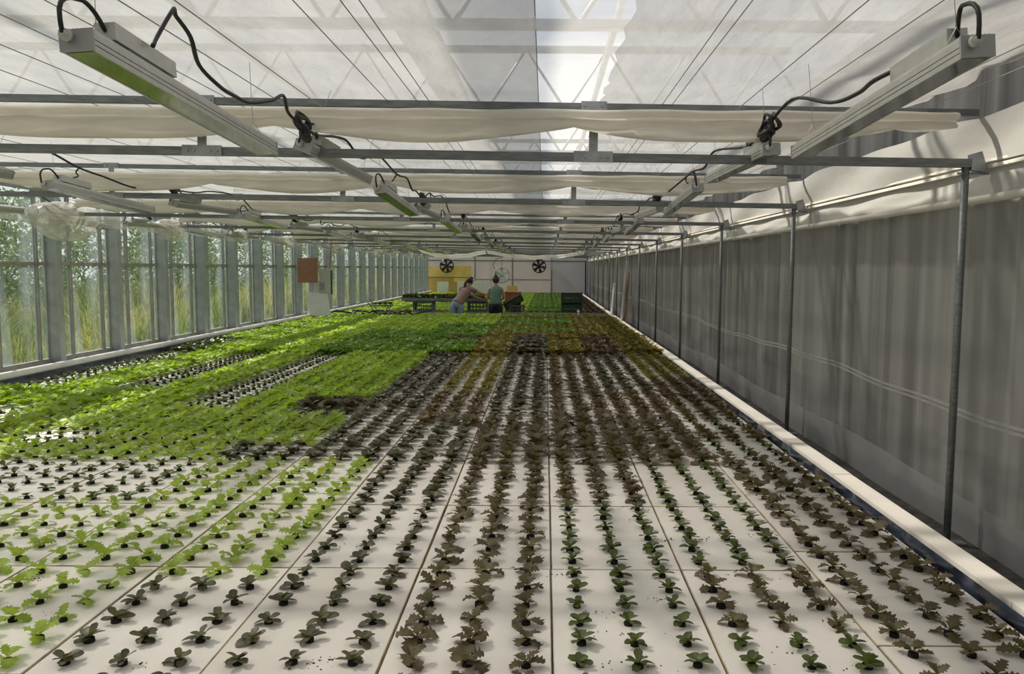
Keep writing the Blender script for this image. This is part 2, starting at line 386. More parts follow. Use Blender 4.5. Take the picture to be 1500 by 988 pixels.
# ceiling: screen panels per bay, added clearer strip imitating a sunlit band, folded bundles
ce = empty('ceiling', (0,0,Z_SCR)); tag(ce, 'white shade screen stretched in bays over the whole house', 'ceiling', kind='structure')
XC0, XC1 = -5.75, 1.98; XB0, XB1 = -.04, .29
ns = np.random.RandomState(3)
def wr_z(x, y, s):
    return (.010*math.sin(y*7.3+1.7*math.sin(x*1.3+s)+s) + .006*math.sin(x*5.1+y*2.3+s) + .008*math.sin((x*.8+y)*11+2*math.sin(x*2+s))
            - .012*math.exp(-((x+.62)/.05)**2) - .015*math.exp(-((x+2.6)/.05)**2) - .014*math.exp(-((x+4.4)/.05)**2))
for k in range(-3, NTR):
    y0 = Y_TRUSS0 + BAY*k; y1 = min(y0 + BAY, Y_END-.02); y0 = max(y0, Y_BACK)
    if y1-y0 < .2: continue
    s = k*1.9
    for nm, x0, x1, nx, mt in (('screen_panel', XC0, XB0, 74, 'screen'), ('sun_band_strip', XB0, XB1, 10, 'screen_sun_band'), ('screen_panel', XB1, XC1, 26, 'screen')):
        def f(u, v, x0=x0, x1=x1):
            x = x0+(x1-x0)*u; y = y0+(y1-y0)*v
            e = math.sin(v*PI)
            if u == 1 and x1 == XC1: x += .03*math.sin(y*9+s) - .12*e**2
            if u == 0 and x0 == XC0: x += .05*math.sin(y*5+s)
            if u == 0 and x0 == XB1 or u == 1 and x1 == XB1: x += .012*math.sin(y*17+s)
            return (x, y, wr_z(x, y, s)*min(1, e*2.5) - .015*e)
        MB().grid(f, nx, 22).build(nm, M[mt], ce, True)

# roof frame above the screen: ridge gutter, purlins and lattice girders
rf = empty('roof', (0, 0, 0)); tag(rf, 'steel roof frame above the shade screen', 'roof', kind='structure')
MB().box((-1.12, 19.9, 2.05), (.30, 46.4, .16)).build('ridge_gutter', M['galv'], rf)
for x in (-2.75, .55): MB().box((x, 19.9, 1.95), (.045, 46.4, .06)).build('purlin', M['galv'], rf)
for k in range(-2, NTR):
    y = Y_TRUSS0 + BAY*k + 1.1
    if y > Y_END-.3: continue
    g = MB().box((-2, y, 1.55), (8.8, .06, .06)).box((-2, y, 2.15), (8.8, .06, .06))
    for i in range(11):
        x = -6.2 + i*.8; g.tube([(x, y, 1.55), (x+.4, y, 2.15), (x+.8, y, 1.55)], .018, 6)
    g.build('lattice_girder', M['galv'], rf)

# left wall: columns and windows
wl = empty('wall_left', (-6.36, 0, 0)); tag(wl, 'glazed left wall with grey blue columns', 'wall', kind='structure')
WP, WY0, NW = 1.455, 10.27, 31
ys = [WY0 + WP*i for i in range(-9, 23)]
XL = -6.36
hcol = MB().box((0,0,-.16), (.17, .03, 2.30)).box((-.08,0,-.16), (.02,.11,2.30)).box((.08,0,-.16),(.02,.11,2.30)).mesh('column', M['post'])
for yv in ys: link('column', hcol, wl, (.06, yv, 0))
MB().box((0, 19.9, -1.44), (.16, 46.4, .34)).build('plinth', M['concrete'], wl)
MB().box((-.02, 19.9, 1.06), (.26, 46.4, .14)).build('eave_gutter', M['galv'], wl)
for i in range(len(ys)-1):
    y0, y1 = ys[i]+.06, ys[i+1]-.06
    wn = empty('window_%d' % (i+1), (XL, (y0+y1)/2, -1.25)); tag(wn, 'dirty glass window bay, %s along the left wall from the near end' % ORD[min(i+1,30)], 'window', kind='structure')
    L = y1-y0; wn['label'] = 'tall glazed bay of six dirty panes, %s along left wall' % ORD[min(i+1, 30)]
    def bar(name, yc, zc, dy, dz, m='frame', dx=.05): return MB().box((0, yc, zc), (dx, dy, dz)).build(name, M[m], wn)
    bar('sill_rail', 0, .02, L, .07); bar('mid_rail', 0, 1.265, L, .045); bar('top_rail', 0, 2.2, L, .05)
    cuts = [-L/2, -L/2+.30*L, -L/2+.86*L, L/2]
    for c in cuts[1:3]:
        bar('mullion', c, .65, .032, 1.2); bar('mullion', c, 1.73, .032, .9)
    for a, b in zip(cuts[:-1], cuts[1:]):
        for z0, z1 in ((.055, 1.243), (1.288, 2.175)):
            MB().box((-.005, (a+b)/2, (z0+z1)/2), (.004, b-a-.032, z1-z0)).build('pane', M['glass'], wn)

# ================================================================== OUTDOORS (left)
gnd = MB().box((-36, 30, -1.75), (59, 120, .2)).build('ground', M['turf']); tag(gnd, 'meadow ground outside the left windows', 'ground', kind='structure')

def mesh_np(name, V, Fq, T, mats, mi=None, smooth=True):
    """V (n,3), Fq list of quads as (m,4) array, T (n,) leaf attribute"""
    me = bpy.data.meshes.new(name); nf = len(Fq)
    me.vertices.add(len(V)); me.vertices.foreach_set('co', np.ascontiguousarray(V, dtype=np.float32).ravel())
    me.loops.add(nf*4); me.loops.foreach_set('vertex_index', np.ascontiguousarray(Fq, dtype=np.int32).ravel())
    me.polygons.add(nf); me.polygons.foreach_set('loop_start', np.arange(0, nf*4, 4, dtype=np.int32))
    me.polygons.foreach_set('loop_total', np.full(nf, 4, dtype=np.int32))
    for m in (mats if isinstance(mats, (list, tuple)) else [mats]): me.materials.append(m)
    if mi is not None: me.polygons.foreach_set('material_index', np.ascontiguousarray(mi, dtype=np.int32))
    if smooth: me.polygons.foreach_set('use_smooth', np.ones(nf, dtype=bool))
    at = me.attributes.new('t', 'FLOAT', 'POINT'); at.data.foreach_set('value', np.ascontiguousarray(T, dtype=np.float32))
    me.update(calc_edges=True); me.validate(); return me

R_ = np.random.RandomState(11)
def grass(n, xr, yr, hr, lean):
    x = R_.uniform(*xr, n); y = R_.uniform(*yr, n); h = R_.uniform(*hr, n) * (.75+.35*np.sin(x*1.7+y*.9)*np.sin(y*.53+1))
    a = R_.uniform(0, 2*PI, n); ln = R_.uniform(.1, lean, n)*h; w = R_.uniform(.006, .014, n)
    V = np.zeros((n, 8, 3)); T = np.zeros((n, 8)); tone = R_.uniform(0, 1.15, n)*(.55+.45*np.sin(x*2.1+y*.8))+.1
    for s in range(4):
        t = s/3.; wd = w*[1, .9, .75, .35][s]
        cx = x + np.cos(a)*ln*t*t; cy = y + np.sin(a)*ln*t*t; cz = -1.65 + h*(t - .18*t*t)
        for e, sg in ((0, -1), (1, 1)):
            V[:, s*2+e, 0] = cx - np.sin(a+.6)*wd*sg; V[:, s*2+e, 1] = cy + np.cos(a+.6)*wd*sg; V[:, s*2+e, 2] = cz
            T[:, s*2+e] = np.clip(t**1.7*tone, 0, 1)
    base = (np.arange(n)*8)[:, None, None]
    q = np.array([[0,1,3,2],[2,3,5,4],[4,5,7,6]])[None]
    return V.reshape(-1, 3), (base+q).reshape(-1, 4), T.ravel()
gv = [grass(24000, (-10.5, -7.2), (6, 40), (.7, 1.35), .5), grass(9000, (-13.5, -10), (10, 60), (1.0, 1.8), .4)]
off = 0; Vs=[]; Fs=[]; Ts=[]
for v_, f_, t_ in gv: Vs.append(v_); Fs.append(f_+off); Ts.append(t_); off += len(v_)
go = link('meadow_grass', mesh_np('meadow_grass', np.vstack(Vs), np.vstack(Fs), np.hstack(Ts), M['grass']))
tag(go, 'tall seeding meadow grass outside the left windows', 'grass', kind='stuff')

def shrub(n, rx, ry, rz, sz, seed):
    r = np.random.RandomState(seed)
    d = r.normal(size=(n, 3)); d /= np.linalg.norm(d, axis=1)[:, None]
    rad = r.uniform(.35, 1, n)**.5 * (1+.22*np.sin(d[:,0]*5+seed)*np.sin(d[:,2]*6+d[:,1]*4))
    c = d*rad[:, None]*np.array([rx, ry, rz]); c[:, 2] += rz*.95
    c = c[c[:, 2] > .02]; n = len(c)
    u = r.normal(size=(n,3)); u /= np.linalg.norm(u, axis=1)[:,None]; w = np.cross(u, r.normal(size=(n,3))); w /= np.linalg.norm(w, axis=1)[:,None]
    s = r.uniform(.6, 1.3, n)[:, None]*sz
    V = np.stack([c-u*s, c+w*s*.45, c+u*s, c-w*s*.45], 1)
    T = np.repeat(r.uniform(0, 1, n), 4)
    return V.reshape(-1,3), (np.arange(n)*4)[:,None]+np.arange(4)[None], T
shr = [(-12.5,15.5,1.6,1.7,1.55),(-13,19,1.9,1.9,1.75),(-14,23,1.9,2.2,1.5),(-13,27,1.8,2.2,1.8),(-14.5,31,2,2.4,1.6),(-13.5,36,2,2.6,1.9),(-15,41,2.2,2.6,1.7),
       (-13.5,47,2,3,2.0),(-15,53,2.4,3,1.9),(-13,60,2,3,2.1),(-15.5,17,1.5,1.8,1.9),(-17,26,2,2.5,2.1),(-17,37,2,3,2.3),(-14,69,2.5,3.5,2.4),(-11,78,2.6,3.5,2.3),(-12,11.5,1.4,1.7,1.4)]
for i, (x, y, rx, ry, rz) in enumerate(sorted(shr, key=lambda a: a[1])):
    o = empty('hedge_shrub', (x, y, -1.65))
    v_, f_, t_ = shrub(3000, rx, ry, rz, .085, i+5)
    link('foliage', mesh_np('foliage', v_, f_, t_, M['hedge'], smooth=False), o)
    MB().tube([(0,0,0),(.06,.03,rz*.6),(.02,.1,rz*1.2)], [.09,.07,.03], 7).build('trunk', M['bark'], o, True)
    tag(o, 'dark leafy shrub beyond the meadow grass, %s from the near end of the hedge' % ORD[i+1], 'shrub', 'shrubs outside the left windows')

# ================================================================== TRUSSES, POSTS
brm = MB().box((0, -.026, 0), (.20, .008, .055)).box((0, -.022, .13), (.045, .006, .25)).box((0, -.020, .255), (.13, .008, .045)).mesh('strut_bracket', M['galv'])
boltm = MB().lathe([(.0001,0),(.008,0),(.008,.006),(.0001,.006)], 8, (0,0,0), Matrix.Rotation(PI/2, 3, 'X')).mesh('bolt', M['frame'])
lowm = MB().box((-2.03, 0, 0), (8.45, .04, .042)).mesh('lower_chord', M['galv_d'])
upm = MB().box((-2.03, 0, 0), (8.45, .035, .035)).mesh('upper_chord', M['galv_d'])
endm = MB().extrude([(-.03,.045),(.02,.06),(.06,-.05),(-.03,-.035)], -.022, .022).mesh('end_shoe', M['galv'])
postm = MB().lathe([(.0001,-1.45),(.019,-1.45),(.019,.55),(.0001,.55)], 12).mesh('tube', M['galv_d'], True)
footm = MB().box((.02,0,-1.448), (.15,.07,.012)).mesh('foot_plate', M['galv_d'])
clampm = MB().box((.04,0,.50), (.16,.012,.012)).mesh('wall_clamp', M['galv'])
for k in range(-2, NTR):
    y = Y_TRUSS0 + BAY*k
    if y < Y_BACK+.3 or y > Y_END-.3: continue
    t = empty('roof_truss', (0, y, Z_LOW)); n = k+3
    if k >= 0: lab = 'galvanised double pipe roof truss, %s counted from the camera' % ORD[k+1]
    else: lab = 'galvanised double pipe roof truss %s behind the camera' % ('just' if k == -1 else 'far')
    tag(t, lab, 'truss', 'roof trusses spanning the house')
    t.rotation_euler = (0, .009, 0)
    link('lower_chord', lowm, t); link('upper_chord', upm, t, (0, .0, Z_UP-Z_LOW))
    for x in (-5.72, -3.74, -1.75, .24, 2.14): 
        if x < 2:
            bk = link('strut_bracket', brm, t, (x, 0, 0))
            if 0 <= k < 4:
                for bx, bz in ((-.075,0),(-.04,0),(.04,0),(.075,0),(0,.07),(-.045,.255),(.045,.255)): link('bolt', boltm, bk, (bx, -.030 if bz == 0 else -.025, bz))
    link('end_shoe', endm, t, (2.20, 0, 0))
    p = empty('support_post', (2.15, y, 0)); tag(p, ('slim steel support post on the right wall, %s from the camera' % ORD[k+1]) if k >= 0 else ('slim steel support post %s behind the camera' % ('just' if k == -1 else 'far')), 'post', 'posts along the right wall')
    link('tube', postm, p); link('foot_plate', footm, p); link('wall_clamp', clampm, p)
    # folded screen bundle hanging at this truss
    rr = random.Random(k+40); ph = [rr.uniform(0, 6) for _ in range(4)]
    def sag(x): return .030 + .075*abs(math.sin(x*1.75+ph[0]+.5*math.sin(x*.7+ph[2])))**.8 + .006*math.sin(x*6+ph[1])
    def bf(u, v):
        x = -5.7 + 7.75*u; d = sag(x)
        if u > .97: d *= (1-u)/.03*.7+.3
        if v < .3:                                   # upper fold
            w = v/.3; return (x, -.04 - .055*abs(math.sin(w*PI))**.7, .795 - .05*w + .003*math.sin(x*11+ph[3]))
        if v < .7:                                   # hanging flap in front
            w = (v-.3)/.4; return (x, -.045 - (.045+.012*math.sin(x*9+ph[2]))*math.sin(w*PI*.5)*math.cos(w*1.1), .745 - (d+.012)*w + .004*math.sin(x*14+w*3))
        w = (v-.7)/.3; return (x, -.062 + .055*w, .745 - (d+.012)*max(0, 1-w)**.6 + .05*w)
    b = MB().grid(bf, 150, 20).build('screen_bundle', M['bundle'], None, True); b.location = (0, y-.03, 0)
    tag(b, ('cream folded screen bundle hanging under truss, %s from camera' % ORD[k+1]) if k >= 0 else ('cream folded screen bundle hanging %s behind the camera' % ('just' if k == -1 else 'far')), 'screen', 'folded screens under the trusses')

# ================================================================== WIRES under the screen
wx = [(-5.75,.80),(-5.1,.84),(-4.5,.84),(-3.95,.80),(-3.45,.80),(-2.9,.84),(-2.35,.84),(-2.08,.84),(-1.83,.84),(-1.59,.84),(-1.29,.80),(-1.12,.80),(-.80,.84),(-.65,.84),(-.59,.84),(-.04,.86),(.59,.84),(.64,.84),(.95,.80),(1.17,.80),(1.76,.84),(1.95,.84)]
for i, (x, z) in enumerate(wx):
    o = MB().tube([(0, Y_BACK+.1, 0), (0, 12, -.01), (0, Y_END-.1, 0)], .0022, 5).build('support_wire', M['wire'])
    o.location = (x, 0, z)
    tag(o, 'thin steel wire running lengthwise under the screen, %s from left' % ORD[i+1], 'wire', 'screen support wires')

# ================================================================== LAMPS
LL = 1.42
def lamp_proto():
    r = empty('grow_lamp', (0,0,0))
    w, h = .042, .030
    out = [(-w,-h),(-w+.006,-h),(-w+.006,-h+.008),(w-.006,-h+.008),(w-.006,-h),(w,-h)]
    gr = [(w,-.016),(w-.004,-.0155),(w-.004,-.0135),(w,-.013),(w,-.002),(w-.004,-.0015),(w-.004,.0005),(w,.001)]
    out += gr + [(w,h*.55)]
    for i in range(7):
        x = w*.9 - i*(w*1.8/7); out += [(x, h*.6),(x-.002,h),(x-.006,h),(x-.008,h*.6)]
    out += [(-w, h*.55)] + [(-a, b) for a, b in reversed(gr)]
    MB().extrude(out, .004, LL-.004).build('housing', M['alu'], r)
    for s in (-1, 1):
        for z in (-.012, .004):
            pass
    ec = MB().box((0,0,-.002),(w*2+.004,.008,h*2-.004)).build('end_cap', M['cap'], r)
    MB().box((0,0,0),(w*2+.004,.008,h*2-.004)).build('end_cap', M['cap'], r).location = (0, LL, -.002)
    MB().box((0, LL/2, -h+.003), (w*2-.014, LL-.03, .004)).build('lens', M['lens'], r)
    db = MB().box((.012, .30, h+.030), (.056, .36, .048)).build('driver_box', M['alu'], r)
    MB().box((.012, .30, h+.004), (.04, .20, .006)).build('driver_foot', M['cap'], db)
    g = MB().lathe([(.0001,.034),(.009,.034),(.011,.024),(.016,.024),(.016,.010),(.013,.010),(.013,0),(.0001,0)], 8, (-.016,-.004,.006), Matrix.Rotation(PI/2, 3, 'X'))
    g.build('gland', M['gland'], ec, True)
    pts = []
    A = Vector((-.016,-.035,.006)); B = Vector((.012,.12,h+.030))
    for i in range(13):
        u = i/12.; p = A.lerp(B, u); a = math.sin(u*PI)
        pts.append((p.x-.008*a, p.y - .035*math.sin(min(1,u*2)*PI), p.z + .085*a**.8))
    MB().tube(pts, .0062, 8).build('cable_loop', M['black'], db, True)
    for yy in (.10, LL-.16):
        MB().tube([(-.03,yy,h),(0,yy,h+.05),(.03,yy,h)], .0014, 4).tube([(0,yy,h+.05),(0,yy+.02,.33)], .0013, 4).build('hanger', M['wire'], r)
    return r
lp = lamp_proto(); first = True
ROWS = [(-5.8,'lamp row nearest the windows'), (-3.5,'second lamp row from the windows'), (-1.2,'lamp row left of centre'), (1.10,'right hand lamp row')]
LP_, LY0 = 1.845, 2.10
for ri, (x, rn) in enumerate(ROWS):
    rr = random.Random(ri+3)
    for k in range(22):
        o = lp if first else copy_tree(lp); first = False
        y = LY0 + LP_*k + (rr.uniform(-.06,.06) if k else 0)
        if x < -3: y -= .06*k*.6
        tilt = -.05 if k % 2 == 0 else .012
        o.location = (x + (rr.uniform(-.015,.015) if k else 0), y, .575 + (rr.uniform(-.02,.02) if k else 0))
        o.rotation_euler = (tilt + rr.uniform(-.01,.01), ((-.10 if k % 2 == 0 else .36)+rr.uniform(-.05,.05) if x < 0 else -.10+rr.uniform(-.06,.06)), rr.uniform(-.012,.012))
        tag(o, 'grey LED bar lamp, %s in the %s' % (ORD[k+1], rn), 'lamp', 'hanging grow lamps')
# power cables with plug knots
CA = [(2.4,.64),(2.44,.68),(2.52,.78),(2.58,.78),(2.63,.73),(2.74,.67),(2.87,.63),(3.02,.63),(3.2,.64),(3.4,.69),(3.55,.74),(3.66,.69),(3.81,.67),(3.98,.70),(4.38,.70),(4.65,.72),(4.89,.68),(5.17,.69),(5.44,.77),(5.71,.76),(6.22,.71),(6.74,.74),(7.2,.68),(7.6,.65)]
CB = [(2.56,.635),(2.64,.61),(2.8,.605),(3.03,.62),(3.5,.73),(3.92,.69),(4.07,.67),(4.39,.66),(5.1,.74),(5.42,.68),(5.8,.70),(6.22,.70),(7.09,.67),(7.75,.68)]
CC = [(2.3,.70),(3.4,.78),(4.4,.72),(5.21,.76),(5.56,.80),(5.75,.79),(6.08,.73),(6.4,.70),(6.82,.72),(7.42,.76),(7.67,.72),(8.07,.73),(8.48,.78),(9.23,.79),(10.38,.75),(11.21,.69)]
CD = [(2.3,.70),(4.4,.78),(6.4,.72),(8.6,.77),(8.94,.80),(9.3,.79),(9.83,.80),(10.26,.77),(11.0,.78),(11.74,.74),(12.26,.74)]
def smooth(pts, n=5):
    P_ = [Vector(p) for p in pts]; out = []
    for i in range(len(P_)-1):
        a, b, c, d = P_[max(i-1,0)], P_[i], P_[i+1], P_[min(i+2,len(P_)-1)]
        for k in range(n):
            t = k/n
            out.append(.5*((2*b)+(c-a)*t+(2*a-5*b+4*c-d)*t*t+(3*b-a-3*c+d)*t**3))
    return out+[P_[-1]]
for ci, (x, pts, nm) in enumerate(((-5.8, CD, 'lamp row nearest the windows'), (-3.5, CC, 'second lamp row from windows'), (-1.15, CA, 'lamp row left of centre'), (1.06, CB, 'right hand lamp row'))):
    rr = random.Random(ci+90); c = empty('power_cable', (x, pts[0][0], pts[0][1]))
    y = pts[-1][0]; P = list(pts)
    while y < 41:
        y += rr.uniform(.25, .55); P.append((y, .72 + rr.uniform(-.06,.07)))
    tys = [Y_TRUSS0 + BAY*k for k in range(-1, NTR)]      # the cable dips below each folded screen
    P = [p for p in P if all(abs(p[0]-(t-.07)) > .13 for t in tys)] + [(t-.07, .662) for t in tys if pts[0][0]+.1 < t-.07 < P[-1][0]-.1]
    P.sort()
    p3 = [Vector((rr.uniform(-.012,.012), a-pts[0][0], b-pts[0][1])) for a, b in P]
    p3[0].x = .05 if x > 0 else 0
    MB().tube(smooth(p3, 5), .0075 if x > -3 else .008, 6).build('cord', M['black'], c, True)
    # knots of plugs and coiled slack, with drops to the lamps
    knots = {-1.15: [3.86, 7.55], 1.06: [3.90, 7.7], -3.5: [7.6, 11.2], -5.8: [11.8]}[x]
    q = knots[-1]
    while q < 39: q += 1.845*2 + rr.uniform(-.1,.1); knots.append(q)
    def zat(yy):
        for (a, za), (b, zb) in zip(P[:-1], P[1:]):
            if a <= yy <= b: return za + (zb-za)*(yy-a)/(b-a)
        return .72
    for q in knots:
        z = zat(q); k = MB()
        big = q < 8.2 and x > -3 or q < 12 and x < -3
        for j in range(5 if big else 3):
            cy, cz = rr.uniform(-.03,.03), rr.uniform(-.015,.015); ra, rb = (rr.uniform(.07,.12) if big else rr.uniform(.05,.08)), rr.uniform(.022,.040); th = rr.uniform(-.5,.5); xo = rr.uniform(-.02,.02)
            k.tube([Vector((xo+.012*math.sin(a*2), cy+ra*math.cos(a)*math.cos(th)-rb*math.sin(a)*math.sin(th), cz+ra*math.cos(a)*math.sin(th)*.5+rb*math.sin(a))) for a in [2*PI*i/16 for i in range(16)]], .0072, 6, closed=True)
        k.lathe([(.0001,-.05),(.016,-.05),(.024,-.03),(.026,.02),(.018,.045),(.0001,.05)], 10, (0,.03,-.045), Matrix.Rotation(PI/2.4, 3, 'X'))
        k.lathe([(.0001,-.05),(.014,-.05),(.020,-.02),(.020,.02),(.012,.045),(.0001,.05)], 10, (.012,-.005,-.03), Matrix.Rotation(PI/3.2, 3, 'X'))
        o = k.build('plug_knot', M['black'], c, True); o.location = (0, q-pts[0][0], z-pts[0][1])
    # drops
    k = 1
    while LY0 + LP_*k < 40:
        yl = LY0+LP_*k + .30 - (.036*k if x < -3 else 0); y1 = yl + rr.uniform(-.1,.22)
        z1 = zat(y1); z0 = .645
        mid = [(rr.uniform(-.02,.02), y1-pts[0][0], z1-pts[0][1]), (rr.uniform(-.03,.03), y1+.02-pts[0][0], (z1*.6+z0*.4)-pts[0][1]), (.0, yl+.05-pts[0][0], z0+.02-pts[0][1]), (0, yl-pts[0][0]-.02, z0-pts[0][1])]
        MB().tube(smooth(mid, 5), .006, 6).build('lamp_lead', M['black'], c, True); k += 1
    tag(c, 'black power cable with plug knots along the %s' % nm, 'cable', 'lamp cables')

# ================================================================== FILM DUCT AND BAGS BY THE LEFT WINDOWS
d = empty('film_duct', (-5.95, Y_BACK+.5, .60)); tag(d, 'clear plastic film air duct along the top of the left windows', 'duct')
pts = [(0, i*.45, .03*math.sin(i*.9)) for i in range(96)]
MB().tube(pts, [.095+.025*math.sin(i*.7)+.015*math.sin(i*2.1) for i in range(96)], 14).build('tube', M['duct'], d, True)
for i in range(15):
    MB().tube([(0, 1.2+2.84*i, -.09), (.0, 1.2+2.84*i, .25)], .004, 5).build('hanger', M['wire'], d)
for i, (y, s) in enumerate([(9.75,1.25),(12.45,.9),(15.3,.7),(18.2,.72),(22.4,1.0),(27.6,1.0),(30.8,.95),(34.2,.95)]):
    def bag(u, v):
        th = u*2*PI; ph = v*PI
        rr = math.sin(ph)**.8*(1+.07*math.sin(th*7+v*6+i))
        z = .10*math.cos(ph) if math.cos(ph) > 0 else .24*math.cos(ph)
        return (.15*s*rr*math.cos(th), .52*s*rr*math.sin(th), z*s*(1+.12*math.sin(th*5+i)))
    o = MB().grid(bag, 36, 14).build('film_bag', M['duct'], None, True); o.location = (-5.78, y, .62)
    tag(o, 'sagging clear plastic film bag under the left duct, %s from camera' % ORD[i+1], 'plastic bag', 'film bags by the windows')

# ================================================================== RAFTS
def raft_mesh(m):
    w, l, h, b = RW-.007, RL-.009, .045, .003
    q = MB().add([(-w/2,-l/2,-h),(w/2,-l/2,-h),(w/2,l/2,-h),(-w/2,l/2,-h),
        (-w/2,-l/2,-b),(w/2,-l/2,-b),(w/2,l/2,-b),(-w/2,l/2,-b),
        (-w/2+b,-l/2+b,0),(w/2-b,-l/2+b,0),(w/2-b,l/2-b,0),(-w/2+b,l/2-b,0)],
        [(8,9,10,11)])
    q.cm = 1; n0 = len(q.f); q.f += [(3,2,1,0)]+[(i,(i+1)%4,4+(i+1)%4,4+i) for i in range(4)]+[(4+i,4+(i+1)%4,8+(i+1)%4,8+i) for i in range(4)]; q.m += [1]*9
    return q.mesh('foam_raft', [m, M['edge']])
rm = [raft_mesh(M['foam']), raft_mesh(M['foam_old'])]
NC = 13
def raft_center(c, r):
    return XR - RW*(c+.5), YR + RL*(r+.5) + (.255 if c == 0 else 0) + (.0 if c < 9 else .03*(c-8))
slots = [(c, r) for r in range(-3, 20) for c in range(NC) if not (c == 0 and r == 19)]
far = [(c, r) for r in range(0, 19) for c in range(NC)]
vis = [(c, r) for (c, r) in slots if r >= -1 and any(in_frame(raft_center(c, r)[0]+a*.3, raft_center(c, r)[1]+b*.49, ZR, 0) for a in (-1,0,1) for b in (-1,0,1))]
vis.sort(key=lambda s: s[1]); ind = set(vis[:190])
rest = MB(); rr = random.Random(5)
for c, r in slots:
    x, y = raft_center(c, r)
    if (c, r) in ind:
        o = link('foam_raft', rm[rr.random() < .3], None, (x + rr.uniform(-.0015,.0015), y + rr.uniform(-.0015,.0015), ZR - rr.uniform(0,.002)), rr.uniform(-.0015,.0015))
        tag(o, 'white foam raft, %s from the right ledge, %s row counted from the camera' % (ORD[c+1], ORD[r+2]), 'raft', 'floating foam rafts')
    else: rest.box((x, y, ZR-.0225), (RW-.007, RL-.007, .045))
for c, r in far:
    rest.box((XR-RW*(c+.5), Y_AISLE1+.05+RL*(r+.5), ZR-.0225), (RW-.007, RL-.007, .045))
o = rest.build('foam_raft_field', M['foam']); tag(o, 'white foam rafts under the dense far lettuce beds', 'raft', kind='stuff')

# ================================================================== LETTUCE
def leaf(kind, L, Wd, a0, a1, r, hi=True):
    """one leaf growing along +x; returns verts (3 per station), quads, t"""
    if kind == 'b':
        prof = [.22,.46,.82,1.0,.98,.76,.32] if hi else [.2,.8,1.0,.3]
    else:
        prof = [.12,.14,.34,.88,.50,1.05,.55,.98,.44,.62,.10] if hi else [.15,.95,.55,1.0,.25]
    n = len(prof); V = []; T = []
    x = z = 0.; st = L/(n-1); yaw = r.uniform(-.25,.25)
    for i, p in enumerate(prof):
        t = i/(n-1); a = a0 + (a1-a0)*t
        if i: x += st*math.cos(a); z += st*math.sin(a)
        w = Wd/2*p*r.uniform(.88, 1.12); yc = yaw*L*t*t
        cup = (.22 if kind == 'b' else .10)*w
        if kind == 'b':
            e = [(x, yc-w, z+cup), (x, yc, z), (x, yc+w, z+cup)]
        else:
            fw = st*.75*p
            j_ = .16 if hi else .42
            e = [(x+fw*r.uniform(.3,1), yc-w, z+cup+r.uniform(-j_,j_)*w), (x, yc, z), (x+fw*r.uniform(.3,1), yc+w, z+cup+r.uniform(-j_,j_)*w)]
        V += e; T += [min(1, t*1.35), t*.8, min(1, t*1.35)]
    F = []
    for i in range(n-1):
        for j in (0, 1): F.append((i*3+j, (i+1)*3+j, (i+1)*3+j+1, i*3+j+1))
    return np.array(V), np.array(F), np.array(T)
SHAPE = dict(G='o', D='b', P='b', R='o', O='o', M='o')
def plugv():
    n = 8; V = [(.017*k_*math.cos(2*PI*i/n), .017*k_*math.sin(2*PI*i/n), z) for z, k_ in ((-.004,1.08),(.014,1.0),(.017,.6)) for i in range(n)]
    F = [(j*n+i, j*n+(i+1)%n, (j+1)*n+(i+1)%n, (j+1)*n+i) for j in (0,1) for i in range(n)]
    F += [(16,17,18,19),(16,19,20,23),(20,21,22,23)]
    return np.array(V), np.array(F), np.zeros(len(V))
def plant(kind, stage, seed):
    """(V, F, T, nplugfaces) of a whole plant about 1 unit = metre"""
    r = random.Random(seed); sh = SHAPE[kind]; parts = []
    if stage == 's': n, L, Wd, hi = (8 if sh == 'b' else 6), (.056 if sh == 'b' else .074), (.036 if sh == 'b' else .058), True
    elif stage == 'm': n, L, Wd, hi = (11 if sh == 'b' else 10), (.092 if sh == 'b' else .105), (.062 if sh == 'b' else .078), True
    elif stage == 'l': n, L, Wd, hi = 15, .145, (.09 if sh == 'b' else .10), True
    else: n, L, Wd, hi = 20, .165, .10, False
    az = r.uniform(0, 6.28)
    for i in range(n):
        u = i/max(1, n-1); az += 2.4 + r.uniform(-.35,.35)
        a0 = .35 + .85*u + r.uniform(-.12,.12); a1 = -.35 + .75*u + r.uniform(-.3,.3)
        if stage in 'lf': a0 += .32; a1 += .28
        ln = L*(1 - .38*u)*r.uniform(.85,1.15)
        V, F, T = leaf(sh, ln, Wd*(1-.25*u)*r.uniform(.85,1.15), a0, a1, r, hi)
        roll = r.uniform(-.35,.35); cr, sr = math.cos(roll), math.sin(roll)
        V = np.stack([V[:,0], V[:,1]*cr - V[:,2]*sr*.3, V[:,2]+V[:,1]*sr], 1)
        ca, sa = math.cos(az), math.sin(az); V = np.stack([V[:,0]*ca-V[:,1]*sa, V[:,0]*sa+V[:,1]*ca, V[:,2]], 1)
        V[:,2] += .012 + .01*u; parts.append((V, F, T))
    pf = 0
    if stage in 'sm': parts.append(plugv()); pf = len(parts[-1][1])
    o = 0; VV=[]; FF=[]; TT=[]
    for V, F, T in parts: VV.append(V); FF.append(F+o); TT.append(T); o += len(V)
    return np.vstack(VV), np.vstack(FF), np.hstack(TT), pf
NV = 6
PL = {}
def variants(kind, stage):
    key = (kind, stage)
    if key not in PL: PL[key] = [plant(kind, stage, hash(kind+stage) % 1 + i*17 + ord(kind)*3 + ord(stage)) for i in range(NV)]
    return PL[key]
PM = {}
def pmesh(kind, stage, i):
    key = (kind, stage, i)
    if key not in PM:
        V, F, T, pf = variants(kind, stage)[i]
        mi = np.zeros(len(F), int)
        if pf: mi[-pf:] = 1
        PM[key] = mesh_np('lettuce', V, F, T, [LM[kind], M['plug']], mi)
    return PM[key]
LEAFM = {}
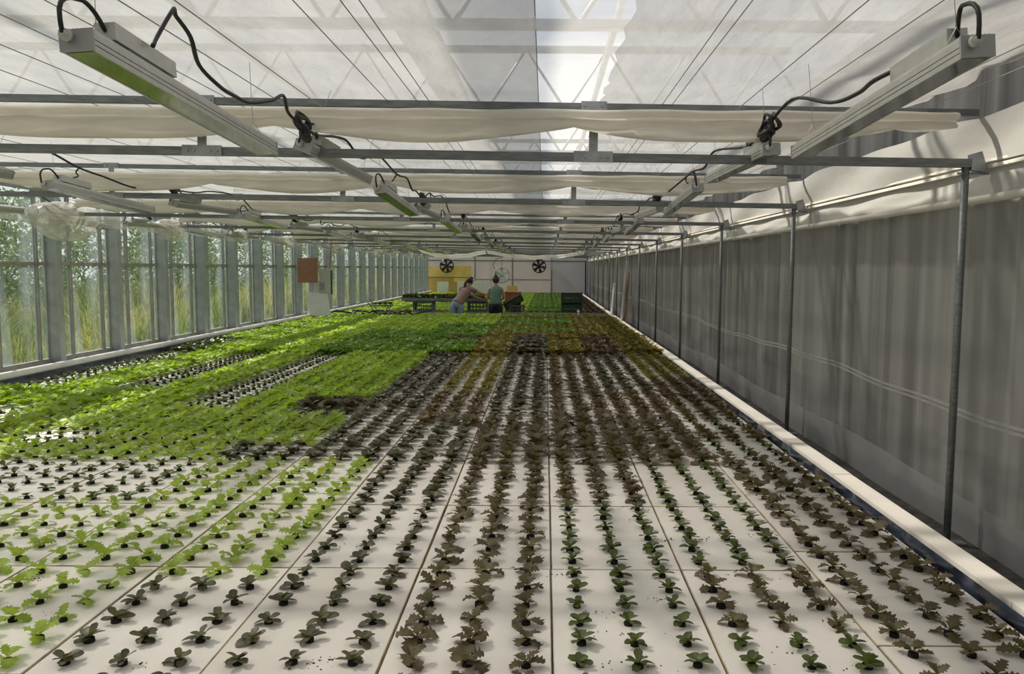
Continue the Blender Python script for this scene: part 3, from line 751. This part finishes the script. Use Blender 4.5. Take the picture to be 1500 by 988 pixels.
def leafmeshes(kind):
    if kind not in LEAFM:
        out = []; r = random.Random(ord(kind)); sh = SHAPE[kind]
        for i in range(8):
            u = i/7.
            V, F, T = leaf(sh, (.055 if sh == 'b' else .072)*(1-.25*u), (.036 if sh == 'b' else .060)*(1-.2*u), (.16+.75*u if sh == 'b' else .45+.7*u)+r.uniform(-.1,.1), (-.30+.75*u if sh == 'b' else -.85+1.0*u)+r.uniform(-.25,.25), r)
            out.append(mesh_np('leaf', V, F, T, [LM[kind]]))
        LEAFM[kind] = out
    return LEAFM[kind]
pv = plugv(); plug_me = mesh_np('plug', pv[0], pv[1], pv[2], [M['plug']])

NEAR = {  # what grows on each raft, by column from the right ledge; six plant rows each
 0: ['RRRRRR','RRRRRR','RRRRRR','DDDRRR','DDRRRR'],
 1: ['DDRRRR','DDDDDD','DDDDDD','RRRRRR','RRRRRR'],
 2: ['DDDDDD','DDDDDD','RRRRRR','RRRRRR','RRRRRR'],
 3: ['RRRRRR','RRRRRR','RRRRRR','RRRRRR','RRRPPP'],
 4: ['PPPPPP','PPPPPP','PPPPPP','PPPPPP','PPRRRR'],
 5: ['PPPPPG','GGGGGG','GGGGGG','PPPPPP','PPPPPP'],
 6: ['GGGGGG','GGGGGG','GGGGGG','PPPGGG','GGGGPP'],
 7: ['GGGGGG','GGGGGG','DDDDDD','GGGGGG','GGGGGG'],
 8: ['GGGGGG','GGGGGG','DDDDDD','GGGGGG','GGGGGG'],
 9: ['GGGGGG','GGGGGG','DDDDDD','GGGDDD','GGGGGG']}
def kind_at(c, r, i):
    if c >= 10 and r < 5: return 'G' if (r+c) % 3 else 'D'
    if r < 0: return kind_at(c, 0, 0)
    if r < 5: return NEAR[min(c, 9)][r][i]
    if r < 10:
        if c in (0, 2, 4): return 'O' if (c == 0 and r > 6 or c == 4 and r > 5) else 'R'
        if c in (1,): return 'P' if r > 5 else 'R'
        if c in (3, 5): return 'P'
        if c in (8, 10, 12): return 'D' if r >= (5 if c == 8 else 6) else 'G'
        if c == 6 and r == 5 and i < 3: return 'P'
        return 'G'
    if r < 14:
        if c <= 2: return 'O' if (c != 1 or r > 12) else 'R'
        if c == 3: return 'P' if r < 13 else 'O'
        if c == 4: return 'O'
        if c <= 8: return 'M' if not (c == 5 and r == 12) else 'D'  # darker green puts the shade on this band into the leaf colour
        return 'G' if c < 12 or r > 11 else 'D'
    if c <= 1: return 'O'
    if c <= 4: return 'M' if (r % 3) else 'O'
    return 'M' if c <= 6 and r < 16 else 'G'
def stage_at(c, r, i, k):
    if r >= 10: return 'f' if (k != 'D') else 'l'
    if r >= 5:
        if c in (8, 10, 12) and k == 'D': return 's', 1.25
        return ('l', .76) if c <= 5 else ('l', .98)
    if k in 'R':
        if r <= 1: return 's', 1.05 + .10*(r == 1)
        if r == 2: return ('s', 1.3) if c < 2 else ('m', .78)
        return ('m', .95) if c == 0 else ('m', 1.2)
    if k == 'D': return 's', .98
    if k == 'P': return ('s', 1.0 + .06*r) if r <= 1 else (('m', .80) if r == 2 else ('m', 1.05))
    if k == 'G':
        if r <= 2: return 's', 1.0 + .04*r
        return ('m', 1.05) if r == 3 else ('m', 1.3)
    return 's', 1.0
plants = []; rp = random.Random(21)
for c, r in slots:
    cx, cy = raft_center(c, r)
    for i in range(6):
        for j in range(3):
            k = kind_at(c, r, i); s = stage_at(c, r, i, k); st, sc = s if isinstance(s, tuple) else (s, 1.0)
            if st in 'lf' and r >= 10: sc = rp.uniform(.92, 1.15)
            x = cx + RW/2 - RW*(j+.5)/3 + rp.uniform(-.007,.007); y = cy - RL/2 + RL*(i+.5)/6 + rp.uniform(-.007,.007)
            plants.append((x, y, k, st, sc*rp.uniform(.88,1.14), rp.uniform(0,6.28), c*3+j+1, (r*6+i+1)))
BENCH = (-4.4, -1.5, 23.8, 25.0)
for c, r in far:
    cx, cy = XR-RW*(c+.5), Y_AISLE1+.05+RL*(r+.5)
    for i in range(6):
        for j in range(3):
            x = cx + RW/2 - RW*(j+.5)/3 + rp.uniform(-.01,.01); y = cy - RL/2 + RL*(i+.5)/6
            if y < 25.0 and (-4.4 < x < 1.3): continue
            k = 'R' if c == 0 else ('M' if c < 4 else 'G')
            plants.append((x, y, k, 'f', rp.uniform(.8,1.0), rp.uniform(0,6.28), 0, 0))
KN = dict(G=('green_frilly_lettuce','light green frilly lettuce'), D=('dark_butterhead_lettuce','dark green round-leaved lettuce'), P=('purple_butterhead_lettuce','purple-green round-leaved lettuce'),
          R=('red_oakleaf_lettuce','brown-red oak-leaf lettuce'), O=('lettuce','olive-brown lettuce'), M=('lettuce','mid green lettuce'))
STN = dict(s='seedling', m='plant', l='head', f='head')
count = {}; restp = {}
plants.sort(key=lambda p: p[1])
for (x, y, k, st, sc, az, colm, row) in plants:
    nkind = count.get(k, 0)
    if nkind < 300 and row >= 1 and y < Y_AISLE0 and in_frame(x, y, ZR+.03, 14) and k in 'GDPR':
        count[k] = nkind+1
        lab = '%s %s, %s column from right ledge, %s row from camera' % (KN[k][1], STN[st], ORD[colm], ORD[row])
        grp = '%s plants on the rafts' % KN[k][1]
        if st == 's' and y < 5.6:
            o = empty(KN[k][0], (x, y, ZR), az); o.scale = (sc, sc, sc)
            link('plug', plug_me, o)
            lm = leafmeshes(k); a = 0; n = rp.choice((7,8,8,9)) if SHAPE[k] == 'b' else rp.choice((5,6,6,7))
            for q in range(n):
                a += 2.4 + rp.uniform(-.4,.4); u = q/(n-1)
                l = link('leaf', lm[min(7, int(u*7.99))], o, (0, 0, .013+.008*u))
                l.rotation_euler = (rp.uniform(-.3,.3), rp.uniform(-.22,.18), a); s2 = rp.uniform(.82,1.2); l.scale = (s2, s2*rp.uniform(.85,1.15), s2)
        else:
            o = link(KN[k][0], pmesh(k, st, rp.randrange(NV)), None, (x, y, ZR), az, sc)
        tag(o, lab, 'lettuce', grp)
    else:
        restp.setdefault(k, []).append((x, y, st, sc, az))
for k, lst in restp.items():
    Vs=[]; Fs=[]; Ts=[]; Ms=[]; off = 0
    for (x, y, st, sc, az) in lst:
        V, F, T, pf = variants(k, st)[rp.randrange(NV)]
        c_, s_ = math.cos(az)*sc, math.sin(az)*sc
        Vs.append(np.stack([V[:,0]*c_-V[:,1]*s_+x, V[:,0]*s_+V[:,1]*c_+y, V[:,2]*sc+ZR], 1)); Fs.append(F+off); Ts.append(T); off += len(V)
        m_ = np.zeros(len(F), int)
        if pf: m_[-pf:] = 1
        Ms.append(m_)
    o = link('lettuce_bed', mesh_np('lettuce_bed', np.vstack(Vs), np.vstack(Fs), np.hstack(Ts), [LM[k], M['plug']], np.hstack(Ms)))
    tag(o, 'dense far bed of %s heads' % KN[k][1], 'lettuce', kind='stuff')
# spilled crumbs of peat on the near rafts
cr = MB(); rc = random.Random(77)
for _ in range(46):
    x0, y0 = rc.uniform(-2.6,1.7), rc.uniform(2.65,5.3); n = rc.randint(3, 16); dx = rc.uniform(.03,.08)
    for _ in range(n):
        x, y, s = x0+rc.gauss(0,dx), y0+rc.gauss(0,.02), rc.uniform(.0008,.0026)
        if x < POND_R-.03: cr.box((x, y, ZR+s*.5), (s*2*rc.uniform(.6,1.8), s*2, s), Matrix.Rotation(rc.uniform(0,3), 3, 'Z'))
o = cr.build('peat_crumbs', M['plug']); tag(o, 'black peat crumbs spilled on the near white rafts', 'crumbs', kind='stuff')

# ================================================================== FAR END: FANS, CRATES, TABLE, PEOPLE
def fan(name, loc, R0, mat, nb, label, rz=0):
    f = empty(name, loc, rz); rx = Matrix.Rotation(PI/2, 3, 'X')
    MB().lathe([(R0,-.07),(R0+.035,-.05),(R0+.03,.06),(R0-.012,.06),(R0-.012,-.06),(R0,-.07)], 32, (0,0,0), rx).build('shroud', mat, f, True)
    MB().lathe([(.0001,.05),(.07,.045),(.09,0),(.09,-.05),(.0001,-.05)], 16, (0,0,0), rx).build('hub', mat, f, True)
    for i in range(nb):
        a = 2*PI*i/nb+.3; c, s = math.cos(a), math.sin(a)
        def bl(u, v):
            r = .07+(R0-.085)*u; w = (.055+.05*u)*(v-.5)*2
            return (c*r - s*w*.8, w*.35+.01, s*r + c*w*.8)
        MB().grid(bl, 4, 3).build('blade', mat, f, True)
    for rr_ in (.35, .65, .95):
        MB().tube([(R0*rr_*math.cos(a), .075-.01, R0*rr_*math.sin(a)) for a in [2*PI*i/28 for i in range(28)]], .004, 5, closed=True).build('guard_ring', mat, f)
    tag(f, label, 'fan'); return f
fan('black_wall_fan', (-5.22, 42.6, .10), .34, M['fanb'], 6, 'black round fan hanging before the yellow end boards', PI)
fan('black_wall_fan', (-.32, 42.6, .12), .34, M['fanb'], 6, 'black round fan on the grey end sheeting', PI)
pf_ = fan('pale_fan', (-1.95, 36.0, -.30), .34, M['fanw'], 5, 'pale grey green fan hanging behind the standing person', PI)
MB().tube([(0,.0,.36),(.0,.02,.7),(.0,.0,1.15)], .012, 6).build('hanging_rod', M['galv_d'], pf_)
o = MB().tube([(-2.25,36.1,-.1),(-2.35,36.1,.15),(-2.2,36.1,.4),(-1.8,36.1,.55),(-1.2,36.1,.56)], .014, 6).build('fan_cable', M['black']); tag(o, 'thin black cable arching above the pale fan', 'cable')

def crate(name, loc, sx, sy, h, mat, label, rot=(0,0,0), slots_=True, cat='crate', group=None):
    c = empty(name, loc); c.rotation_euler = rot; t = .02
    MB().box((0,0,t/2), (sx,sy,t)).build('base', mat, c)
    for s in (-1, 1):
        p = MB()
        if slots_:
            p.box((0,s*(sy/2-t/2),h*.14+t/2),(sx,t,h*.28)).box((0,s*(sy/2-t/2),h*.93),(sx,t,h*.14)).box((0,s*(sy/2-t/2),h*.58),(sx,t,h*.05))
            for x in np.linspace(-sx/2+.03, sx/2-.03, 6): p.box((x,s*(sy/2-t/2),h*.55),(.05 if abs(x)>sx/2-.05 else .022,t*.9,h*.7))
        else:
            p.box((0,s*(sy/2-t/2),h*.24),(sx,t,h*.46)).box((0,s*(sy/2-t/2),h*.78),(sx,t,h*.40)).box((-sx*.42,s*(sy/2-t/2),h*.53),(sx*.16,t,h*.14)).box((sx*.42,s*(sy/2-t/2),h*.53),(sx*.16,t,h*.14)).box((0,s*(sy/2-t/2),h*.53),(.02,t,h*.14))
            p.box((0,s*(sy/2+.004),h*.97),(sx+.02,.02,h*.04))
        p.build('long_side', mat, c)
        MB().box((s*(sx/2-t/2),0,h*.36),(t,sy,h*.70)).box((s*(sx/2-t/2),0,h*.94),(t,sy,h*.10)).box((s*(sx/2-t/2),sy*.35,h*.8),(t,sy*.3,h*.22)).box((s*(sx/2-t/2),-sy*.35,h*.8),(t,sy*.3,h*.22)).build('short_side', mat, c)
    for sx_ in (-1,1):
        for sy_ in (-1,1): MB().box((sx_*(sx/2-.012),sy_*(sy/2-.012),h/2),(.034,.034,h*1.04)).build('corner', mat, c)
    tag(c, label, cat, group); return c
YB = 24.25
crate('slate_crate', (-3.66, YB, ZR), .62, .42, .38, M['crate_s'], 'slate grey slotted crate carrying the left end of the long tray')
crate('slate_crate', (-2.03, YB, ZR), .60, .42, .36, M['crate_s'], 'slate grey slotted crate carrying the right end of the long tray')
ty = empty('long_tray', (-3.02, YB, -1.0)); tag(ty, 'long grey tray table holding harvested lettuce', 'tray')
MB().box((0,0,.02),(2.52,.70,.03)).build('tray_floor', M['tray'], ty)
for s in (-1,1): MB().box((0,s*.345,.05),(2.54,.02,.085)).build('tray_rim', M['tray'], ty); MB().box((s*1.26,0,.05),(.02,.70,.085)).build('tray_rim', M['tray'], ty)
MB().box((0,-.2,-.01),(2.4,.05,.03)).build('tray_rail', M['crate_s'], ty); MB().box((0,.2,-.01),(2.4,.05,.03)).build('tray_rail', M['crate_s'], ty)
rt = random.Random(8); n = 0
for i in range(15):
    x = -4.2 + i*.165; k = 'D' if i < 8 else ('M' if i % 2 else 'O')
    for jy in (-.2, .08):
        n += 1
        o = link('harvested_lettuce', pmesh(k, 'f' if k != 'D' else 'l', rt.randrange(NV)), None, (x+rt.uniform(-.03,.03), YB+jy, -.965), rt.uniform(0,6), 1.0); o.scale = (.95, .95, 1.75)
        tag(o, '%s head on the long tray, %s from the left in the %s row' % ('dark green' if k == 'D' else ('mid green' if k == 'M' else 'olive'), ORD[i+1], 'front' if jy < 0 else 'rear'), 'lettuce', 'lettuce heads on the tray')
crate('rust_crate', (-.97, 24.3, ZR), .46, .36, .66, M['crate_o'], 'rust brown upright crate beside the standing person', slots_=False)
yb = MB().box((0,0,.09),(.30,.02,.18)).box((0,.1,.01),(.30,.2,.02)).box((-.15,.1,.09),(.015,.2,.16)).box((.15,.1,.09),(.015,.2,.16)).build('yellow_box', M['yellow']); yb.location = (-1.0, 24.3, -.71); tag(yb, 'small yellow box on top of the rust brown crate', 'box')
crate('slate_crate', (-.83, 23.95, ZR), .44, .34, .28, M['crate_s'], 'slate grey crate beneath the tipped dark green crate')
crate('green_crate', (-.90, 24.0, -1.085), .60, .38, .22, M['crate_g'], 'dark green crate lying tipped across a grey crate', (.15,-.52,0), False)
crate('green_crate', (.80, 24.0, ZR), .62, .42, .32, M['crate_g'], 'dark green crate at the bottom of the right hand stack', (0,0,0), False)
crate('green_crate', (.80, 24.0, ZR+.335), .62, .42, .32, M['crate_g'], 'dark green crate on top of the right hand stack', (0,0,0), False)

# white perforated boards leaning at the end
for (x0, x1, z0, z1, y, lab) in ((-5.6,-5.02,-1.40,-.72,41.6,'white perforated raft board upright before the ochre door'), (-4.45,-2.9,-1.40,-.66,40.6,'wide white perforated raft board upright behind the leaning person')):
    b = empty('perforated_board', ((x0+x1)/2, y, z0)); MB().box((0,0,(z1-z0)/2),(x1-x0,.04,z1-z0)).build('board', M['white'], b)
    hm = MB().lathe([(.0001,0),(.013,0),(.013,.004),(.0001,.004)], 8, (0,0,0), Matrix.Rotation(PI/2,3,'X')).mesh('hole', M['hole'])
    nx = int((x1-x0)/.2)
    for i in range(nx):
        for j in range(4): link('hole', hm, b, (-(x1-x0)/2+.1+i*.2, -.0205, .08+j*.17))
    tag(b, lab, 'board')

# drooping sheets far up under the trusses
for i, (x0, x1, y, z) in enumerate(((-4.2,-2.0,26.45,.60), (-1.95,1.3,26.45,.585))):
    def sh(u, v): x = x0+(x1-x0)*u; return (x, v*.9+.05*math.sin(u*9), -(.16+.05*math.sin(v*3))*math.sin(u*PI)**.8 - .10*v + .01*math.sin(u*23))
    o = MB().grid(sh, 30, 6).build('drooping_sheet', M['bundle'], None, True); o.location = (0, y, z)
    tag(o, 'cream sheet drooping below the far trusses, %s' % ('left of centre' if i == 0 else 'right of centre'), 'sheet')

# things near the left windows
o = MB().box((0,0,0),(.62,.03,.62)).build('brown_board', M['wood']); o.location = (-5.98, 20.2, -.09); o.rotation_euler = (.0,.0,-.45)
tag(o, 'square brown board hanging before the left windows', 'board')
o = MB().tube([(0,0,-.1),(.03,0,.2),(.06,0,.66)], .012, 6).build('hanging_cord', M['wood']); o.location = (-5.62, 20.9, .02); tag(o, 'brown cord holding the grey control cabinet', 'cord')
cb = empty('control_cabinet', (-5.72, 20.9, -.90)); tag(cb, 'grey control cabinet with louvred dark side hanging by the left windows', 'cabinet')
MB().box((0,0,.44),(.30,.20,.84)).build('body', M['gland'], cb); MB().box((.152,0,.5),(.006,.15,.62)).build('dark_panel', M['hole'], cb)
MB().box((-.20,-.06,.30),(.14,.16,.5)).build('side_box', M['gland'], cb); MB().box((-.06,-.105,.4),(.12,.01,.2)).build('door', M['cap'], cb)
MB().tube([(-.15,0,0),(-.25,0,-.15),(-.30,0,-.3)], .012, 6).build('cable', M['gland'], cb)
o = MB().add([(-.28,0,0),(.33,0,0),(.22,.05,.66),(-.34,.05,.72),(-.28,.02,0),(.33,.02,0),(.22,.07,.66),(-.34,.07,.72)],[(0,1,2,3),(7,6,5,4),(0,4,5,1),(1,5,6,2),(2,6,7,3),(3,7,4,0)]).build('white_sheet', M['white']); o.location = (-5.83, 20.6, ZR+.02)
tag(o, 'white plastic sheet standing under the control cabinet', 'sheet')
hs = random.Random(4)
for i in range(4):
    pts = [(-5.7+.5*i+.35*a/9*3+hs.uniform(-.1,.1), 21.7+hs.uniform(-.25,.25), ZR+.16+.05*math.sin(a*1.3+i)) for a in range(10)]
    o = MB().tube(smooth(pts,4), .022, 7).build('black_hose', M['black'], None, True)
    tag(o, 'coiled black hose on the far left lettuce, %s from the windows' % ORD[i+1], 'hose')
# folding seat frame with lettuce tray by the aisle
fs = empty('folding_frame', (-4.75, 23.3, Z_FLOOR)); tag(fs, 'folding metal stand with crossed legs left of the long tray', 'stand')
for s in (-1, 1):
    MB().tube([(-.30,s*.2,0),(.25,s*.2,.86)], .014, 7).build('leg', M['galv_d'], fs); MB().tube([(.30,s*.2,0),(-.42,s*.2,1.02)], .014, 7).build('leg', M['galv_d'], fs)
MB().box((0,0,.84),(.62,.44,.03)).build('seat', M['crate_s'], fs)
for i in range(4):
    o = link('harvested_lettuce', pmesh('M','f',i), None, (-4.95+.15*i, 23.3, -1.09), i, .8); tag(o, 'mid green lettuce on the folding stand, %s from left' % ORD[i+1], 'lettuce', 'lettuce on the folding stand')

# boards leaning on the right wall
def lean(name, x, y, w, h, m, label, tilt, lz=ZR):
    o = MB().box((0,0,h/2),(.035,w,h)).box((.022,0,h*.5),(.012,w*.8,.04)).build(name, m); o.location = (x, y, lz); o.rotation_euler = (tilt*.9, .10, 0); tag(o, label, 'board'); return o
lean('leaning_board', 1.90, 22.9, .45, .92, M['foam_old'], 'short white board leaning at the right ledge', -.10, -1.315)
lean('leaning_board', 1.98, 20.6, .42, 1.52, M['valance'], 'tall pale board leaning on the right wall', -.22, -1.315)
o = MB().box((0,0,.62),(.03,.06,1.24)).box((0,.0,1.0),(.034,.09,.3)).build('leaning_batten', M['wood']); o.location = (2.02,19.9,-1.315); o.rotation_euler = (-.16,.06,0); tag(o, 'thin brown batten leaning on the right wall', 'batten')
o = MB().lathe([(.0001,0),(.045,0),(.05,.03),(.02,.07),(.02,.10),(.04,.13),(.04,.17),(.0001,.20)], 12).build('white_valve', M['white'], None, True); o.location = (.92, 21.9, ZR+.06); tag(o, 'small white plastic valve standing in the lettuce before the green crates', 'valve')

# ------------------------------------------------------------------ people
def skin_mesh(name, pts, edges, radii, mat, parent, root=0, sub=2):
    me = bpy.data.meshes.new(name); me.from_pydata([tuple(p) for p in pts], edges, []); me.materials.append(mat)
    o = link(name, me, parent)
    md = o.modifiers.new('skin', 'SKIN'); md.use_smooth_shade = True
    me.skin_vertices or None
    bpy.context.view_layer.objects.active = o
    if not me.skin_vertices: o.select_set(True); bpy.ops.mesh.customdata_skin_add()
    for i, r in enumerate(radii):
        me.skin_vertices[0].data[i].radius = r if isinstance(r, tuple) else (r, r)
        me.skin_vertices[0].data[i].use_root = (i == root)
    s = o.modifiers.new('sub', 'SUBSURF'); s.levels = sub; s.render_levels = sub
    return o
def person(name, loc, rz, J, top, low, topm, lowm, label, hair_fn, sleeve=True):
    p = empty(name, loc, rz)
    names = [n for n in J if n != 'face']; idx = {n: i for i, n in enumerate(names)}
    E = [('pelvis','waist'),('waist','chest'),('chest','neck'),('neck','skull'),('skull','crown'),
         ('pelvis','hipL'),('hipL','kneeL'),('kneeL','ankleL'),('ankleL','toeL'),('pelvis','hipR'),('hipR','kneeR'),('kneeR','ankleR'),('ankleR','toeR'),
         ('chest','shL'),('shL','elL'),('elL','wrL'),('wrL','palmL'),('chest','shR'),('shR','elR'),('elR','wrR'),('wrR','palmR')]
    RAD = dict(pelvis=(.115,.095), waist=(.10,.08), chest=(.105,.085), neck=.052, skull=(.078,.088), crown=(.062,.07), hipL=.085, hipR=.085, kneeL=.062, kneeR=.062, ankleL=.036, ankleR=.036, toeL=.034, toeR=.034,
               shL=.052, shR=.052, elL=.036, elR=.036, wrL=.024, wrR=.024, palmL=(.036,.018), palmR=(.036,.018))
    pts = [Vector(J[n]) for n in names]; ed = [(idx[a], idx[b]) for a, b in E]; rad = [RAD[n] for n in names]
    # fingers
    for sd in 'LR':
        pm = Vector(J['palm'+sd]); wr_ = Vector(J['wr'+sd]); dr = (pm-wr_).normalized(); sdv = dr.cross(Vector((0,0,1))).normalized()
        for f in range(5):
            off = (f-1.5)*.016
            if f == 4: b = wr_.lerp(pm,.6)+sdv*-.03; tipd = (dr*.6-sdv*.7).normalized(); ln = .045
            else: b = pm+sdv*off; tipd = dr; ln = (.062,.072,.068,.052)[f]
            i0 = len(pts); pts += [b, b+tipd*ln*.5, b+tipd*ln-Vector((0,0,.018))]; rad += [.009,.0085,.007]
            ed += [(idx['palm'+sd], i0), (i0,i0+1), (i0+1,i0+2)]
    skin_mesh('body', pts, ed, rad, M['skin'], p, idx['pelvis'])
    top(p, J, topm); low(p, J, lowm); hair_fn(p, J)
    # face: nose, eyes, mouth
    sk = Vector(J['skull']); fd = Vector(J['face']) if 'face' in J else Vector((0,1,0))
    return p, tag(p, label, 'person')
def loft(m, rings, n=18):
    """rings: (centre, axis, side, rx, ry)"""
    vs = []
    for c, ax, sd, rx, ry in rings:
        c = Vector(c); ax = Vector(ax).normalized(); sd = Vector(sd); sd = (sd - ax*sd.dot(ax)).normalized(); fw = ax.cross(sd)
        vs += [c + sd*math.cos(a)*rx + fw*math.sin(a)*ry for a in [2*PI*k/n for k in range(n)]]
    N = len(rings)
    return m.add(vs, [(i*n+k, i*n+(k+1) % n, (i+1)*n+(k+1) % n, (i+1)*n+k) for i in range(N-1) for k in range(n)] + [tuple(range(n-1,-1,-1)), tuple((N-1)*n+k for k in range(n))])
def low_shorts(cut):
    def f(p, J, m):
        pv, wa = Vector(J['pelvis']), Vector(J['waist']); ax = wa-pv; mb = MB()
        loft(mb, [(pv+Vector((0,0,-.10)),(0,0,1),(1,0,0),.165,.135), (pv,(0,0,1),(1,0,0),.185,.15), (pv.lerp(wa,.3),ax,(1,0,0),.175,.14), (pv.lerp(wa,.62),ax,(1,0,0),.155,.125)])
        for sd in 'LR':
            h, k = Vector(J['hip'+sd]), Vector(J['knee'+sd]); e = h.lerp(k, cut)
            loft(mb, [(h+Vector((0,0,.06)),h-k,(1,0,0),.10,.125), (h.lerp(e,.3),h-k,(1,0,0),.108,.122), (e,h-k,(1,0,0),.118-.035*cut,.12-.03*cut)])
        mb.build('shorts', m, p, True)
    return f
def top_shirt(cut):
    def f(p, J, m):
        pv, wa, ch, nk = (Vector(J[k]) for k in ('pelvis','waist','chest','neck')); mb = MB()
        sd = Vector(J['shR'])-Vector(J['shL']); hs = sd.length/2; sd = sd.normalized(); s2 = (sd+Vector((1,0,0))).normalized()
        loft(mb, [(pv+(wa-pv)*.05,wa-pv,(1,0,0),.185,.15), (pv.lerp(wa,.55),wa-pv,s2,.165,.135), (wa,ch-pv,s2,.152,.125), (wa.lerp(ch,.6),ch-wa,sd,.168,.138), (ch,nk-wa,sd,.175,.135),
                  (ch.lerp(nk,.35),nk-ch,sd,hs+.01,.105), (ch.lerp(nk,.62),nk-ch,sd,hs*.78,.085), (ch.lerp(nk,.80),nk-ch,sd,.075,.065)])
        if cut > 0:
            for q in 'LR':
                a, b = Vector(J['sh'+q]), Vector(J['el'+q]); e = a.lerp(b, cut)
                loft(mb, [(a-(b-a)*.22,b-a,(0,0,1),.055,.055), (a,b-a,(0,0,1),.078,.075), (a.lerp(e,.5),b-a,(0,0,1),.072,.07), (e,b-a,(0,0,1),.064,.062)], 12)
        mb.build('shirt', m, p, True)
    return f
def hair(tail):
    def f(p, J):
        s = Vector(J['skull']); c = Vector(J['crown']); up = (c-s).normalized(); fd = Vector(J['face']).normalized()
        m = MB()
        cen = s + up*.045 - fd*.022
        def hf(u, v):
            th = u*2*PI; ph = v*PI
            d = Vector((math.sin(ph)*math.cos(th), math.sin(ph)*math.sin(th), math.cos(ph)))
            r = Vector((d.x*.100, d.y*.108, d.z*.118))
            if d.dot(fd) > .35 and d.z < .35: r *= .72
            return cen + r
        m.grid(hf, 20, 14); o = m.build('hair', M['hair'], p, True)
        if tail:
            MB().tube(smooth([cen-fd*.08, cen-fd*.15+Vector((0,0,-.06)), cen-fd*.20+Vector((0,0,-.2)), cen-fd*.27+Vector((0,0,-.36))],4), [.035]*4+[.042]*4+[.034]*4+[.012], 8).build('ponytail', M['hair'], p, True)
        else: MB().lathe([(.0001,.05),(.035,.03),(.045,0),(.035,-.03),(.0001,-.04)], 10, tuple(cen+up*.09-fd*.05)).build('bun', M['hair'], p, True)
        # facial features on the far side of the head
        right = fd.cross(up)
        fm = MB(); q = s+up*.01+fd*.083
        fm.add([q+up*.03, q-right*.015-up*.012, q+right*.015-up*.012, q+fd*.024-up*.01], [(0,1,3),(0,3,2),(1,2,3),(0,2,1)]); fm.build('nose', M['skin'], p)
        for sg in (-1,1):
            MB().lathe([(.0001,.01),(.009,.006),(.012,0),(.009,-.006),(.0001,-.01)], 8, tuple(s+up*.04+fd*.078+right*.03*sg)).build('eye', M['hole'], p)
            MB().lathe([(.0001,.03),(.012,.02),(.016,0),(.010,-.02),(.0001,-.03)], 8, tuple(s+up*.01+right*.082*sg)).build('ear', M['skin'], p)
        MB().box(tuple(s-up*.035+fd*.075), (.045,.012,.010)).build('mouth', M['shirt'], p)
    return f
# leaning person: seen from behind, reaching to the right over the tray (local +y away from the camera)
J1 = dict(pelvis=(0,0,.90), waist=(.10,.08,1.06), chest=(.24,.20,1.27), neck=(.32,.28,1.42), skull=(.37,.32,1.54), crown=(.39,.34,1.64),
  hipL=(-.10,0,.84), kneeL=(-.13,.03,.47), ankleL=(-.20,-.02,.08), toeL=(-.16,.13,.04), hipR=(.10,0,.84), kneeR=(.10,.04,.47), ankleR=(.10,0,.08), toeR=(.13,.15,.04),
  shL=(.12,.30,1.32), elL=(.36,.50,1.16), wrL=(.58,.62,1.05), palmL=(.65,.66,1.03), shR=(.39,.16,1.33), elR=(.64,.38,1.22), wrR=(.86,.52,1.15), palmR=(.94,.57,1.12), face=(.75,.6,-.1))
person('person', (-2.55, 23.15, Z_FLOOR), 0, J1, top_shirt(.55), low_shorts(.92), M['shirt'], M['denim'], 'person with ponytail in dusty pink shirt and pale jeans shorts, leaning over the tray', hair(True))
J2 = dict(pelvis=(0,0,.90), waist=(0,0,1.08), chest=(0,.01,1.30), neck=(0,.02,1.47), skull=(0,.04,1.57), crown=(0,.04,1.65),
  hipL=(-.10,0,.85), kneeL=(-.11,.02,.47), ankleL=(-.12,0,.08), toeL=(-.14,.15,.04), hipR=(.10,0,.85), kneeR=(.11,.02,.47), ankleR=(.12,0,.08), toeR=(.14,.15,.04),
  shL=(-.175,.01,1.37), elL=(-.235,.05,1.12), wrL=(-.16,.26,1.02), palmL=(-.12,.33,1.02), shR=(.175,.01,1.37), elR=(.235,.05,1.12), wrR=(.16,.26,1.02), palmR=(.12,.33,1.02), face=(0,1,-.25))
person('person', (-1.43, 23.25, Z_FLOOR), 0, J2, top_shirt(0), low_shorts(.55), M['teal'], M['navy'], 'person in sage green sleeveless top and navy shorts standing with back to camera', hair(False))
